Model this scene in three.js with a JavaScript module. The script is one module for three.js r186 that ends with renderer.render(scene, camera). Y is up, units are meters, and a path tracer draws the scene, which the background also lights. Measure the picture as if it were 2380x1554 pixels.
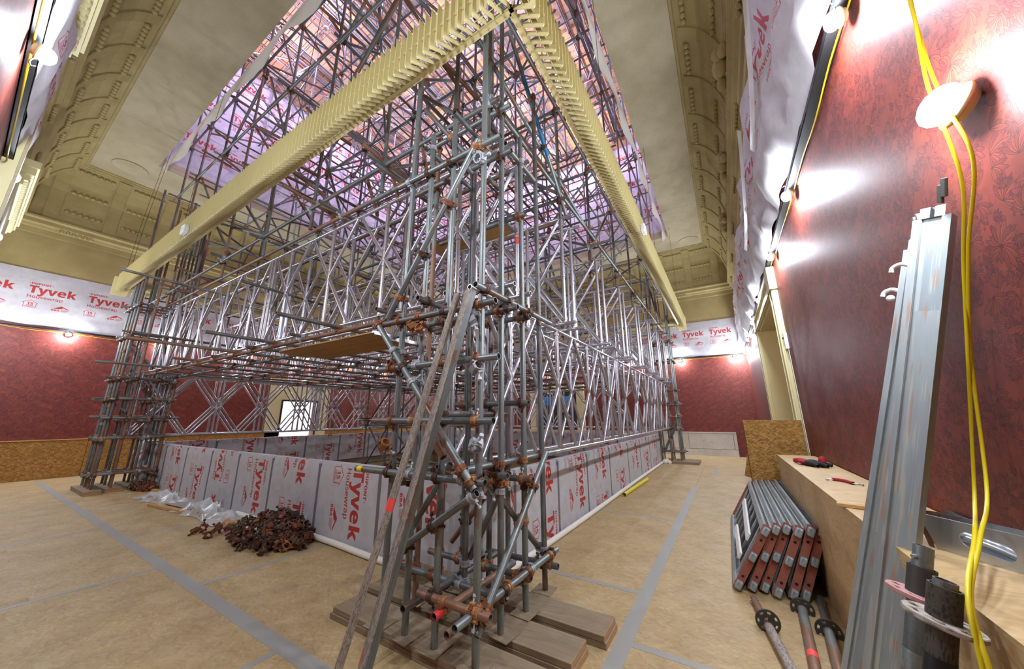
import * as THREE from 'three';
import { mergeGeometries } from 'three/addons/utils/BufferGeometryUtils.js';
import { RoundedBoxGeometry } from 'three/addons/geometries/RoundedBoxGeometry.js';

// ---------------------------------------------------------------- camera, light, exposure
const scene = new THREE.Scene();
const D2R = Math.PI / 180;
const camera = new THREE.PerspectiveCamera(89.23, 2380 / 1554, 0.05, 100);
camera.rotation.order = 'YXZ';
camera.position.set(0, 1.5, 0);
camera.rotation.set(13.76 * D2R, 31.64 * D2R, -0.307 * D2R);
const renderer = new THREE.WebGLRenderer({ antialias: true });
renderer.toneMapping = THREE.LinearToneMapping;
renderer.toneMappingExposure = 0.62;
renderer.shadowMap.enabled = true;
scene.background = new THREE.Color(0x000000);
const WALL_LAMP = 17, WALL_LAMP_COLOR = 0xe9f2ff;          // candela of each festoon lamp
const NEAR_LAMP = 14;
const SHAFT_LAMP = 560, SHAFT_COLOR = 0xd6c6ff;

// ---------------------------------------------------------------- room sizes
const XR = 0.95, XL = -15.5, ZN = 0.22, ZF = -16.1, HC = 8.6;
const OX0 = -13.05, OX1 = -1.1, OZ0 = -13.9, OZ1 = -1.76;   // ceiling opening
const HX0 = -12.7, HX1 = -2.08, HZ0 = -13.1, HZ1 = -2.82;   // floor opening (outside of its guard)

// ---------------------------------------------------------------- helpers
let seed = 7;
const rnd = () => { seed |= 0; seed = seed + 0x6D2B79F5 | 0; let t = Math.imul(seed ^ seed >>> 15, 1 | seed); t = t + Math.imul(t ^ t >>> 7, 61 | t) ^ t; return ((t ^ t >>> 14) >>> 0) / 4294967296; };
const rr = (a, b) => a + (b - a) * rnd();
const pick = (a) => a[Math.floor(rnd() * a.length)];
const V = (x, y, z) => new THREE.Vector3(x, y, z);
const names = {};
function numbered(n) { const k = names[n] = (names[n] ?? -1) + 1; return k ? n + '_' + String(k).padStart(3, '0') : n; }
function tag(o, label, category, group) { o.userData.label = label; o.userData.category = category; if (group) o.userData.group = group; return o; }
function shade(o) { o.castShadow = true; o.receiveShadow = true; return o; }
function thing(name, label, category, pos = [0, 0, 0], group) {
  const o = new THREE.Group(); o.name = numbered(name); o.position.set(...pos); scene.add(o);
  return tag(o, label, category, group);
}
function one(name, label, category, geo, mat, group) {
  const o = shade(new THREE.Mesh(geo, mat)); o.name = numbered(name); scene.add(o); return tag(o, label, category, group);
}
// moves a mesh's vertices so that its origin lies at the bottom middle of its box
function rebase(m) {
  m.geometry.computeBoundingBox(); const b = m.geometry.boundingBox, c = V((b.min.x + b.max.x) / 2, b.min.y, (b.min.z + b.max.z) / 2);
  m.geometry.translate(-c.x, -c.y, -c.z); m.position.add(c); return m;
}
function part(parent, name, geo, mat) { const o = shade(new THREE.Mesh(geo, mat)); o.name = name; parent.add(o); return o; }
function struct(name, geo, mat) { const o = shade(new THREE.Mesh(geo, mat)); o.name = numbered(name); o.userData.kind = 'structure'; scene.add(o); return o; }
function structGroup(name) { const o = new THREE.Group(); o.name = numbered(name); o.userData.kind = 'structure'; scene.add(o); return o; }
function bx(x0, x1, y0, y1, z0, z1) { const g = new THREE.BoxGeometry(Math.abs(x1 - x0), Math.abs(y1 - y0), Math.abs(z1 - z0)); g.translate((x0 + x1) / 2, (y0 + y1) / 2, (z0 + z1) / 2); return boxUV(g); }
function boxUV(g) { // uv in metres, by face direction
  const p = g.attributes.position, n = g.attributes.normal, u = new Float32Array(p.count * 2);
  for (let i = 0; i < p.count; i++) {
    const ax = Math.abs(n.getX(i)), ay = Math.abs(n.getY(i)), az = Math.abs(n.getZ(i));
    if (ay >= ax && ay >= az) { u[2 * i] = p.getX(i); u[2 * i + 1] = p.getZ(i); }
    else if (ax >= az) { u[2 * i] = p.getZ(i); u[2 * i + 1] = p.getY(i); }
    else { u[2 * i] = p.getX(i); u[2 * i + 1] = p.getY(i); }
  }
  g.setAttribute('uv', new THREE.BufferAttribute(u, 2)); return g;
}
function rb(w, h, d, r = 0.006) { return boxUV(new RoundedBoxGeometry(w, h, d, 1, Math.min(r, w / 2.1, h / 2.1, d / 2.1))); }
function merge(list) { return mergeGeometries(list.map(g => { g = g.index ? g.toNonIndexed() : g; for (const k of Object.keys(g.attributes)) if (!['position', 'normal', 'uv', 'color'].includes(k)) g.deleteAttribute(k); return g; }), false); }
function paint(g, c) { const col = new THREE.Color(c), n = g.attributes.position.count, a = new Float32Array(n * 3); for (let i = 0; i < n; i++) { a[3 * i] = col.r; a[3 * i + 1] = col.g; a[3 * i + 2] = col.b; } g.setAttribute('color', new THREE.BufferAttribute(a, 3)); return g; }
function sweep(pts, r, seg = 40, rad = 6) { return new THREE.TubeGeometry(new THREE.CatmullRomCurve3(pts.map(p => p.isVector3 ? p : V(...p))), seg, r, rad, false); }
// profile swept round the four walls with mitred corners; d = distance from the wall, [d, y] points
function ring(prof, sides = [0, 1, 2, 3], x0 = XL, x1 = XR, z0 = ZF, z1 = ZN) {
  const out = [], C = (k, d) => [[x0 + d, z1 - d], [x1 - d, z1 - d], [x1 - d, z0 + d], [x0 + d, z0 + d]][k % 4];
  const pos = [], uv = [];
  for (const s of sides) { let acc = 0;
    for (let i = 0; i + 1 < prof.length; i++) {
      const [d0, y0] = prof[i], [d1, y1] = prof[i + 1], a0 = C(s, d0), b0 = C(s + 1, d0), a1 = C(s, d1), b1 = C(s + 1, d1), l = Math.hypot(d1 - d0, y1 - y0);
      const q = [[a0[0], y0, a0[1]], [b0[0], y0, b0[1]], [b1[0], y1, b1[1]], [a1[0], y1, a1[1]]];
      const t = s % 2 ? 2 : 0, m = [[q[0][t], acc], [q[1][t], acc], [q[2][t], acc + l], [q[3][t], acc + l]];
      for (const k of [0, 2, 1, 0, 3, 2]) { pos.push(...q[k]); uv.push(...m[k]); }
      acc += l;
    } }
  const g = new THREE.BufferGeometry(); g.setAttribute('position', new THREE.Float32BufferAttribute(pos, 3)); g.setAttribute('uv', new THREE.Float32BufferAttribute(uv, 2)); g.computeVertexNormals(); return g;
}

// ---------------------------------------------------------------- textures
function lattice(n) { const a = new Float32Array(n * n); for (let i = 0; i < n * n; i++) a[i] = rnd(); return a; }
function noiseFn(n) { const a = lattice(n); return (u, v) => { u = (u % 1 + 1) % 1 * n; v = (v % 1 + 1) % 1 * n; const x = Math.floor(u), y = Math.floor(v), fx = u - x, fy = v - y, sx = fx * fx * (3 - 2 * fx), sy = fy * fy * (3 - 2 * fy), x1 = (x + 1) % n, y1 = (y + 1) % n, X = x % n, Y = y % n; return (a[Y * n + X] * (1 - sx) + a[Y * n + x1] * sx) * (1 - sy) + (a[y1 * n + X] * (1 - sx) + a[y1 * n + x1] * sx) * sy; }; }
const N4 = noiseFn(4), N8 = noiseFn(8), N16 = noiseFn(16), N32 = noiseFn(32), N64 = noiseFn(64), N128 = noiseFn(128);
const fbm = (u, v) => 0.4 * N4(u, v) + 0.25 * N8(u, v) + 0.17 * N16(u, v) + 0.1 * N32(u, v) + 0.08 * N64(u, v);
function finish(t, color, rx, ry) { t.wrapS = t.wrapT = THREE.RepeatWrapping; t.magFilter = THREE.LinearFilter; t.minFilter = THREE.LinearMipmapLinearFilter; t.generateMipmaps = true; if (color) t.colorSpace = THREE.SRGBColorSpace; t.repeat.set(rx, ry); t.needsUpdate = true; return t; }
function dataTex(w, h, fn, { color = true, rx = 1, ry = 1 } = {}) {
  const d = new Uint8Array(w * h * 4);
  for (let y = 0; y < h; y++) for (let x = 0; x < w; x++) { const c = fn(x / w, y / h), i = (y * w + x) * 4; for (let k = 0; k < 3; k++) d[i + k] = Math.max(0, Math.min(255, c[k])); d[i + 3] = 255; }
  return finish(new THREE.DataTexture(d, w, h), color, rx, ry);
}
function canvasTex(w, h, draw, { rx = 1, ry = 1 } = {}) { const c = document.createElement('canvas'); c.width = w; c.height = h; draw(c.getContext('2d'), w, h); return finish(new THREE.CanvasTexture(c), true, rx, ry); }
const mix = (a, b, t) => [a[0] + (b[0] - a[0]) * t, a[1] + (b[1] - a[1]) * t, a[2] + (b[2] - a[2]) * t];
const clamp = (x) => Math.max(0, Math.min(1, x));

// red damask wallpaper, 0.9 m repeat: leaves and scrolls in darker outline
const wallTex = canvasTex(1024, 1024, (c, w) => {
  c.fillStyle = '#7b3120'; c.fillRect(0, 0, w, w);
  for (let i = 0; i < 900; i++) { c.fillStyle = `rgba(${pick(['80,20,24', '170,70,55', '110,30,30'])},0.07)`; c.beginPath(); c.arc(rnd() * w, rnd() * w, rr(8, 50), 0, 7); c.fill(); }
  const leaf = (x, y, a, L, W, fill) => { // an outlined leaf with veins
    for (const dx of [-w, 0, w]) for (const dy of [-w, 0, w]) {
      const X = x + dx, Y = y + dy; if (X < -L * 1.3 || X > w + L * 1.3 || Y < -L * 1.3 || Y > w + L * 1.3) continue;
      c.save(); c.translate(X, Y); c.rotate(a); c.beginPath(); c.moveTo(0, 0); c.bezierCurveTo(L * .25, -W, L * .8, -W * .9, L, -W * .15); c.bezierCurveTo(L * .8, W * .55, L * .3, W * .8, 0, 0);
      if (fill) { c.fillStyle = fill; c.fill(); } c.lineWidth = 2.8; c.strokeStyle = 'rgba(66,16,18,0.85)'; c.stroke();
      c.lineWidth = 1.4; for (let k = 1; k < 5; k++) { c.beginPath(); c.moveTo(L * .05 * k, 0); c.quadraticCurveTo(L * .45, W * (k - 2.5) * .3, L * .92, W * (k - 3) * .12 - W * .1); c.stroke(); }
      c.restore();
    } };
  for (let f = 0; f < 150; f++) { // fans of leaves
    const x = rnd() * w, y = rnd() * w, n = 5 + Math.floor(rnd() * 6), a0 = rnd() * 7, L = rr(50, 120);
    for (let k = 0; k < n; k++) leaf(x, y, a0 + (k - n / 2) * .36, L * rr(.75, 1.1), L * .2, k % 3 ? '#8c3c28' : '#7c3122');
  }
  for (let f = 0; f < 40; f++) { const x = rnd() * w, y = rnd() * w, R = rr(14, 34); c.lineWidth = 3; c.strokeStyle = 'rgba(98,22,36,0.55)'; c.beginPath(); for (let t = 0; t < 12; t += .3) c.lineTo(x + Math.cos(t) * R * (1 - t / 14), y + Math.sin(t) * R * (1 - t / 14)); c.stroke(); }
  for (let f = 0; f < 60; f++) { const x = rnd() * w, y = rnd() * w; c.fillStyle = 'rgba(84,18,30,0.6)'; c.beginPath(); const R = rr(8, 20); for (let t = 0; t < 7; t++) c.lineTo(x + Math.cos(t * .9) * R * rr(.4, 1), y + Math.sin(t * .9) * R * rr(.4, 1)); c.fill(); }
}, { rx: 1 / 0.9, ry: 1 / 0.9 });
// oriented strand board, 1.2 m
function strands(base, tones, n, L0, L1, W0, W1, alpha) {
  return (c, w, h) => { c.fillStyle = base; c.fillRect(0, 0, w, h);
    for (let i = 0; i < n; i++) { const x = rnd() * w, y = rnd() * h, a = (rnd() - .5) * 2.0, L = rr(L0, L1), W = rr(W0, W1); c.fillStyle = pick(tones); c.globalAlpha = alpha * rr(.4, 1);
      for (const dx of [0, x < L ? w : -w]) { c.save(); c.translate(x + dx, y); c.rotate(a); c.beginPath(); c.moveTo(-L / 2, -W / 2); c.lineTo(L * .4, -W * .45); c.lineTo(L / 2, W * .2); c.lineTo(-L * .3, W / 2); c.fill(); c.restore(); } }
    c.globalAlpha = 1; };
}
const osbTex = canvasTex(1024, 1024, strands('#b08d4c', ['#caa866', '#a27c3c', '#d8bc80', '#8a6530', '#b89350', '#e0c890', '#946f38'], 5200, 30, 95, 6, 20, .75), { rx: 1 / 1.2, ry: 1 / 1.2 });
const plyTex = dataTex(512, 512, (u, v) => { const g = N4(u * 1, v * 3) * 5 + N16(u, v * 2), s = .5 + .5 * Math.sin(g * 9 + v * 60), b = fbm(u, v), k = N128(u * .25, v * 2); let c = mix([200, 172, 124], [166, 132, 84], s * .35 + b * .45 - .1 + (k - .5) * .25); return c; }, { rx: 1 / 1.4, ry: 1 / 1.4 });
const floorTex = canvasTex(1024, 1024, (c, w, h) => {
  strands('#b2986a', ['#bfa877', '#a48957', '#c8b487', '#997d4f', '#b09563', '#cfbd95', '#9e8355'], 9000, 12, 42, 3, 10, .42)(c, w, h);
  for (let i = 0; i < 46; i++) { c.fillStyle = `rgba(${pick(['120,98,62', '96,84,64', '214,200,168', '206,190,150'])},0.05)`; for (let k = 0; k < 9; k++) { c.beginPath(); c.arc(rnd() * w, rnd() * h, rr(20, 90), 0, 7); c.fill(); } }
  for (let i = 0; i < 240; i++) { c.fillStyle = `rgba(70,58,42,${rr(.15, .5)})`; c.fillRect(rnd() * w, rnd() * h, rr(1, 4), rr(1, 3)); }
}, { rx: 1 / 2.1, ry: 1 / 2.1 });
const woodTex = dataTex(512, 256, (u, v) => { const s = .5 + .5 * Math.sin((v * 22 + N4(u, v) * 4 + N16(u * .5, v) * 1.2) * 3), b = fbm(u, v), k = N128(u * .15, v); return mix(mix([158, 140, 112], [122, 104, 80], s * .22 + b * .6), [98, 90, 78], clamp(k - .55) * .8); }, { rx: 1 / 1.6, ry: 1 / .5 });
const plasterTex = dataTex(512, 512, (u, v) => { const b = fbm(u, v), k = N128(u, v); const t = (b - .5) * 1.3 + (k - .5) * .12; return mix([212, 202, 172], [176, 164, 128], clamp(.35 + t)); }, { rx: 1 / 3, ry: 1 / 3 });
const marbleTex = dataTex(256, 256, (u, v) => { const b = fbm(u, v), s = Math.abs(Math.sin((u * 4 + N8(u, v) * 2) * 3.1)); return mix([214, 208, 196], [150, 142, 132], clamp(b * .5 + (s < .08 ? .3 : 0))); }, { rx: 1 / 1.5, ry: 1 / 1.5 });
// tubes: u round the tube, v along it (2 m)
function tubeTex(base, dark, rust, amt, streak = .5) { const o1 = rnd(), o2 = rnd(); return dataTex(64, 512, (u, v) => { const s = N32(u * 1 + o1, v * .25), b = fbm(u * .3 + o2, v + o1), k = N128(u * .5, v * 2); let c = mix(base, dark, clamp(.35 + (s - .5) * streak + (b - .5) * 1.1 + (k - .5) * .25)); const r = clamp((fbm(u * .25 + o1, v * .8 + o2) - (1 - amt)) * 9); return mix(c, rust, r * (.65 + .35 * k)); }); }
const texGalvA = tubeTex([150, 160, 158], [104, 112, 112], [128, 84, 58], .42);
const texGalvB = tubeTex([126, 132, 130], [78, 82, 82], [120, 76, 52], .48);
const texGalvR = tubeTex([142, 146, 140], [96, 98, 94], [150, 106, 80], .55);
const texRust = tubeTex([158, 112, 84], [116, 82, 64], [98, 74, 60], .5);
const texAlu = tubeTex([208, 208, 214], [176, 176, 184], [190, 170, 158], .35, .35);
const texMud = dataTex(128, 512, (u, v) => { const b = fbm(u * .5, v), k = N64(u, v * 2), m = N32(u * 2, v); let c = mix([186, 180, 172], [146, 142, 138], b); c = mix(c, [190, 178, 140], clamp((k - .52) * 4) * .75); c = mix(c, [84, 80, 76], clamp((m - .62) * 5) * .7); return mix(c, [156, 116, 104], clamp((N16(u, v * 3) - .6) * 4) * .35); });
texMud.repeat.set(1, 3);
const texZinc = dataTex(256, 512, (u, v) => { const b = fbm(u * .6, v * .4), k = N64(u * .5, v * .3), m = N16(u, v); let c = mix([176, 184, 184], [134, 146, 150], clamp(b * 1.3 - .1)); c = mix(c, [196, 194, 176], clamp((k - .6) * 3) * .5); return mix(c, [176, 128, 104], clamp((m - .78) * 6) * .6); });
// printed house wrap: 1.0 m wide print repeat, 1.5 m wide roll
const wrapTex = canvasTex(1024, 1536, (c, w, h) => {
  const m = w; c.fillStyle = '#d6d2d2'; c.fillRect(0, 0, w, h);
  for (let i = 0; i < 500; i++) { c.fillStyle = `rgba(${pick(['150,146,150', '255,255,255'])},0.05)`; c.beginPath(); c.arc(rnd() * w, rnd() * h, rr(10, 70), 0, 7); c.fill(); }
  for (let i = 0; i < 2600; i++) { c.strokeStyle = `rgba(${pick(['140,138,142', '250,250,250'])},0.12)`; c.lineWidth = 1; const x = rnd() * w, y = rnd() * h; c.beginPath(); c.moveTo(x, y); c.lineTo(x + rr(-3, 3), y + rr(6, 22)); c.stroke(); }
  const R = '#c53a32'; c.fillStyle = R; c.strokeStyle = R;
  for (let y = 20; y < h; y += 64) for (let x = (y / 64 | 0) % 2 ? 30 : 62; x < w; x += 64) { c.globalAlpha = .4; c.fillRect(x, y, 4, 4); } c.globalAlpha = 1;
  c.textBaseline = 'alphabetic';
  const word = (s, x, y, size, bold = true, sx = 1) => { c.save(); c.translate(x, y); c.scale(sx, 1); c.font = (bold ? 'bold ' : '') + size + 'px sans-serif'; c.fillText(s, 0, 0); c.lineWidth = size * .03; c.strokeText(s, 0, 0); c.restore(); };
  const fit = (s, x, y, size, width, bold = true) => { c.font = (bold ? 'bold ' : '') + size + 'px sans-serif'; const q = width / c.measureText(s).width; word(s, x, y, size, bold, q); };
  const tri = (x, y, d) => { c.beginPath(); c.moveTo(x, y - 14); c.lineTo(x + d * 20, y); c.lineTo(x, y + 14); c.fill(); };
  tri(88, 330, -1); fit('DUPONT', 104, 356, 76, 330); tri(452, 330, 1);
  fit('Tyvek', 92, 590, 280, 800); fit('Housewrap', 92, 730, 112, 600, false);
  // house with 15
  c.lineWidth = 9; c.beginPath(); c.moveTo(70, 880); c.lineTo(190, 800); c.lineTo(310, 880); c.lineTo(288, 886); c.lineTo(288, 1000); c.lineTo(92, 1000); c.lineTo(92, 886); c.closePath(); c.stroke();
  fit('15', 138, 928, 92, 104); fit('YEAR', 130, 962, 30, 120); fit('WARRANTY', 118, 988, 22, 144);
  // BBA with roof strokes
  for (let k = 0; k < 4; k++) { c.beginPath(); c.moveTo(560 + k * 18, 940); c.lineTo(700 - k * 4, 850 + k * 16); c.lineTo(740, 862 + k * 16); c.lineTo(610 + k * 18, 940); c.fill(); }
  c.beginPath(); c.moveTo(700, 848); c.lineTo(860, 930); c.lineTo(812, 930); c.lineTo(690, 868); c.fill();
  fit('BBA', 540, 1004, 66, 150); c.lineWidth = 4; for (let k = 0; k < 6; k++) { c.beginPath(); c.moveTo(705, 950 + k * 10); c.lineTo(860 - k * 12, 950 + k * 10); c.stroke(); }
});

// ---------------------------------------------------------------- materials
const M = (o) => new THREE.MeshStandardMaterial({ roughness: .8, metalness: 0, side: THREE.DoubleSide, ...o });
const mt = {
  red: M({ map: wallTex, roughness: .56 }), osb: M({ map: osbTex, color: 0xdcc69e, roughness: .75 }), ply: M({ map: plyTex, roughness: .65 }), floor: M({ map: floorTex, roughness: .6 }),
  plaster: M({ map: plasterTex, roughness: .85 }), plasterWhite: M({ map: plasterTex, color: 0xe6e4e0, roughness: .85 }), cream: M({ color: 0xd9cf9c, roughness: .5 }), creamWall: M({ map: plasterTex, color: 0xcfc49c, roughness: .8 }),
  marble: M({ map: marbleTex, roughness: .5 }), wood: M({ map: woodTex, roughness: .8 }), woodPale: M({ map: plyTex, color: 0xffeccc, roughness: .7 }), board: M({ map: plyTex, color: 0xeedada, roughness: .8 }),
  tape: M({ color: 0x9b9a92, roughness: .5 }), wrap: M({ map: wrapTex, color: 0xe2e3e6, roughness: .6 }), strip: M({ color: 0x6d6a70, roughness: .6 }),
  galvA: M({ map: texGalvA, metalness: .55, roughness: .42 }), galvB: M({ map: texGalvB, metalness: .5, roughness: .5 }), galvR: M({ map: texGalvR, metalness: .35, roughness: .55 }), rust: M({ map: texRust, metalness: .15, roughness: .7 }),
  alu: M({ map: texAlu, metalness: .82, roughness: .3 }), aluB: M({ map: texAlu, color: 0xeadfd8, metalness: .75, roughness: .36 }), mud: M({ map: texMud, roughness: .75, metalness: .2 }), zinc: M({ map: texZinc, metalness: .3, roughness: .45 }),
  zincPlain: M({ color: 0xc3c8cc, metalness: .8, roughness: .3 }), couplers: M({ vertexColors: true, roughness: .6, metalness: .35 }), blue: M({ color: 0x2f7fae, roughness: .5 }), redPaint: M({ color: 0xd83a3a, roughness: .5 }), coral: M({ color: 0xff5a52, roughness: .6 }),
  yellow: M({ color: 0xd9c412, roughness: .45 }), yellowBand: M({ color: 0xe6d21c, roughness: .5 }), black: M({ color: 0x111215, roughness: .5 }), dark: M({ color: 0x3a3836, roughness: .7 }), white: M({ color: 0xe8e6e2, roughness: .6 }), foam: M({ color: 0xe9e4da, roughness: .8 }),
  grille: M({ color: 0xd8cc96, roughness: .42 }), endRed: M({ color: 0x9a5a48, roughness: .65, metalness: .1 }), deckGrey: M({ map: texZinc, metalness: .35, roughness: .5 }), glove: M({ color: 0xa31f28, roughness: .8 }), gloveBlack: M({ color: 0x202124, roughness: .8 }),
  pink: M({ color: 0xd63a6a, roughness: .6 }), cyan: M({ color: 0x1f8fd0, roughness: .5 }), darkMetal: M({ color: 0x4a4944, metalness: .5, roughness: .6 }), pinkMetal: M({ color: 0xb98a86, metalness: .3, roughness: .6 }), grimy: M({ map: texMud, color: 0x77746e, roughness: .8, metalness: .2 }),
  wire: M({ color: 0x4a4538, metalness: .5, roughness: .5 }), lit: M({ color: 0xffffff, roughness: .6 }),
  film: new THREE.MeshPhysicalMaterial({ color: 0xf2f4f6, roughness: .28, transmission: .55, thickness: 0, side: THREE.DoubleSide }),
  bulb: M({ color: 0xffffff, emissive: 0xeef5ff, emissiveIntensity: 14 }), bulbW: M({ color: 0xffffff, emissive: 0xffe6c0, emissiveIntensity: 8 }), bulbV: M({ color: 0xffffff, emissive: 0xd9c9ff, emissiveIntensity: 14 }),
};
// ================================================================ THE SETTING
// ---- floor: board panels round the opening, joints covered with grey tape
{
  const fl = structGroup('floor'), g = .0015;
  const cell = (x0, x1, z0, z1) => { const m = part(fl, 'floor_panel', bx(x0 + g, x1 - g, -.02, 0, z0 + g, z1 - g), mt.floor); const u = m.geometry.attributes.uv, ox = rnd(), oy = rnd(); for (let i = 0; i < u.count; i++) u.setXY(i, u.getX(i) + ox * 2.5, u.getY(i) + oy * 2.5); };
  const row = (xs, z0, z1) => { for (let i = 0; i + 1 < xs.length; i++) cell(xs[i], xs[i + 1], z0, z1); };
  const col = (zs, x0, x1) => { for (let i = 0; i + 1 < zs.length; i++) cell(x0, x1, zs[i], zs[i + 1]); };
  row([XL, -12.8, -10.27, -7.76, -5.24, -2.75, -.25, XR], -1.5, ZN);
  row([XL, -11.9, -9.42, -6.88, -4.38, -2.08, -.8], HZ1, -1.5);
  col([ZF, -12.7, -10.2, -7.7, -5.2, -2.75, -1.5], -.8, XR);
  col([ZF, HZ0, -11, -8.5, -6, -3.5, HZ1], HX1, -.8);
  row([XL, -13, -10.5, -8, -5.5, -3.8, HX1], ZF, HZ0);
  col([HZ0, -10.8, -8.4, -5.9, -3.4, HZ1], XL, HX0);
  part(fl, 'floor_base', merge([bx(XL - .3, XR + .5, -.3, -.02, HZ1, ZN + .3), bx(XL - .3, XR + .5, -.3, -.02, ZF - .3, HZ0), bx(XL - .3, HX0, -.3, -.02, HZ0, HZ1), bx(HX1, XR + .5, -.3, -.02, HZ0, HZ1)]), mt.wood);
  const tp = (x0, x1, z0, z1) => part(fl, 'joint_tape', bx(x0, x1, -.001, .0012, z0, z1), mt.tape);
  tp(-14.9, -.9, -1.56, -1.45); // long joint along the near aisle
  for (const x of [-12.8, -10.27, -7.76, -5.24, -2.75]) tp(x - .028, x + .028, -1.45, ZN - .02);
  for (const x of [-11.9, -9.42, -6.88, -4.38]) tp(x - .028, x + .028, HZ1 + .06, -1.56);
  tp(-.86, -.75, -8.9, -1.5); tp(-2.0, -.86, -3.53, -3.47); tp(-.75, .5, -2.78, -2.72); tp(-2.0, -.86, -6.03, -5.97); tp(-.75, .5, -7.73, -7.67);
  tp(-.5, -.44, -12.6, -10.4); tp(-.9, -.3, -11.03, -10.98);
}
// ---- the well below the floor opening
struct('wall_well', merge([bx(HX0 - .1, HX1 + .1, -4, -.3, HZ1, HZ1 + .2), bx(HX0 - .1, HX1 + .1, -4, -.3, HZ0 - .2, HZ0), bx(HX0 - .2, HX0, -4, -.3, HZ0, HZ1), bx(HX1, HX1 + .2, -4, -.3, HZ0, HZ1)]), mt.creamWall);
struct('floor_lower', bx(HX0 - .3, HX1 + .3, -4.1, -4, HZ0 - .3, HZ1 + .3), mt.floor);
// ---- walls: red paper below, cream plaster above
const PB = 5.0;
const dRz0 = -9.9, dRz1 = -6.9, dRh = 3.5;                       // doorway in the right wall
{
  const w = structGroup('wall_right');
  part(w, 'wallpaper', merge([bx(XR, XR + .3, 0, PB, dRz1, ZN + .3), bx(XR, XR + .3, 0, PB, ZF - .3, dRz0), bx(XR, XR + .3, dRh, PB, dRz0, dRz1)]), mt.red);
  part(w, 'plaster_frieze', bx(XR, XR + .3, PB, HC + .3, ZF - .3, ZN + .3), mt.creamWall);
  const n = structGroup('wall_near');
  part(n, 'wallpaper', bx(XL, XR, 0, PB, ZN, ZN + .3), mt.red); part(n, 'plaster_frieze', bx(XL, XR, PB, HC + .3, ZN, ZN + .3), mt.creamWall);
  const l = structGroup('wall_left'), dz0 = -8.5, dz1 = -7.1, dh = 2.2; // doorway with a white room behind
  part(l, 'wallpaper', merge([bx(XL - .3, XL, 0, PB, dz1, ZN + .3), bx(XL - .3, XL, 0, PB, ZF - .3, dz0), bx(XL - .3, XL, dh, PB, dz0, dz1)]), mt.red);
  part(l, 'plaster_frieze', bx(XL - .3, XL, PB, HC + .3, ZF - .3, ZN + .3), mt.creamWall);
  const f = structGroup('wall_far'); part(f, 'wallpaper', bx(XL, XR, 0, PB, ZF - .3, ZF), mt.red); part(f, 'plaster_frieze', bx(XL, XR, PB, HC + .3, ZF - .3, ZF), mt.creamWall);
  // doorway in the left wall: pale surround, white lobby with its own lamp
  const d = structGroup('door_1');
  part(d, 'architrave', merge([bx(XL, XL + .08, 0, 3.1, dz1, dz1 + .55), bx(XL, XL + .08, 0, 3.1, dz0 - .55, dz0), bx(XL, XL + .08, dh + .05, 3.1, dz0, dz1)]), mt.cream);
  part(d, 'door_stop', merge([bx(XL - .02, XL + .1, 0, dh, dz0 - .05, dz0 + .02), bx(XL - .02, XL + .1, 0, dh, dz1 - .02, dz1 + .05), bx(XL - .02, XL + .1, dh, dh + .06, dz0 - .05, dz1 + .05)]), mt.black);
  part(d, 'lobby', merge([bx(XL - 2.2, XL - 2.1, -.02, 2.6, dz0 - .6, dz1 + .6), bx(XL - 2.1, XL - .3, -.02, 2.6, dz0 - .6, dz0 - .5), bx(XL - 2.1, XL - .3, -.02, 2.6, dz1 + .5, dz1 + .6), bx(XL - 2.1, XL - .3, 2.6, 2.7, dz0 - .6, dz1 + .6), bx(XL - 2.1, XL - .3, -.1, -.02, dz0 - .6, dz1 + .6)]), mt.lit);
  const pl = shade(new THREE.PointLight(0xffffff, 14)); pl.receiveShadow = false; pl.shadow.radius = 4; pl.position.set(XL - 1.1, 2.35, (dz0 + dz1) / 2); scene.add(pl);
  const lb = thing('ceiling_bulb', 'round white lamp inside the bright lobby behind the left doorway', 'lamp', [XL - 1.1, 2.35, (dz0 + dz1) / 2]); part(lb, 'globe', new THREE.SphereGeometry(.07, 12, 8), mt.bulb); const rod = part(lb, 'stem', new THREE.CylinderGeometry(.01, .01, .2, 6), mt.white); rod.position.y = .15;
}
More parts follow.
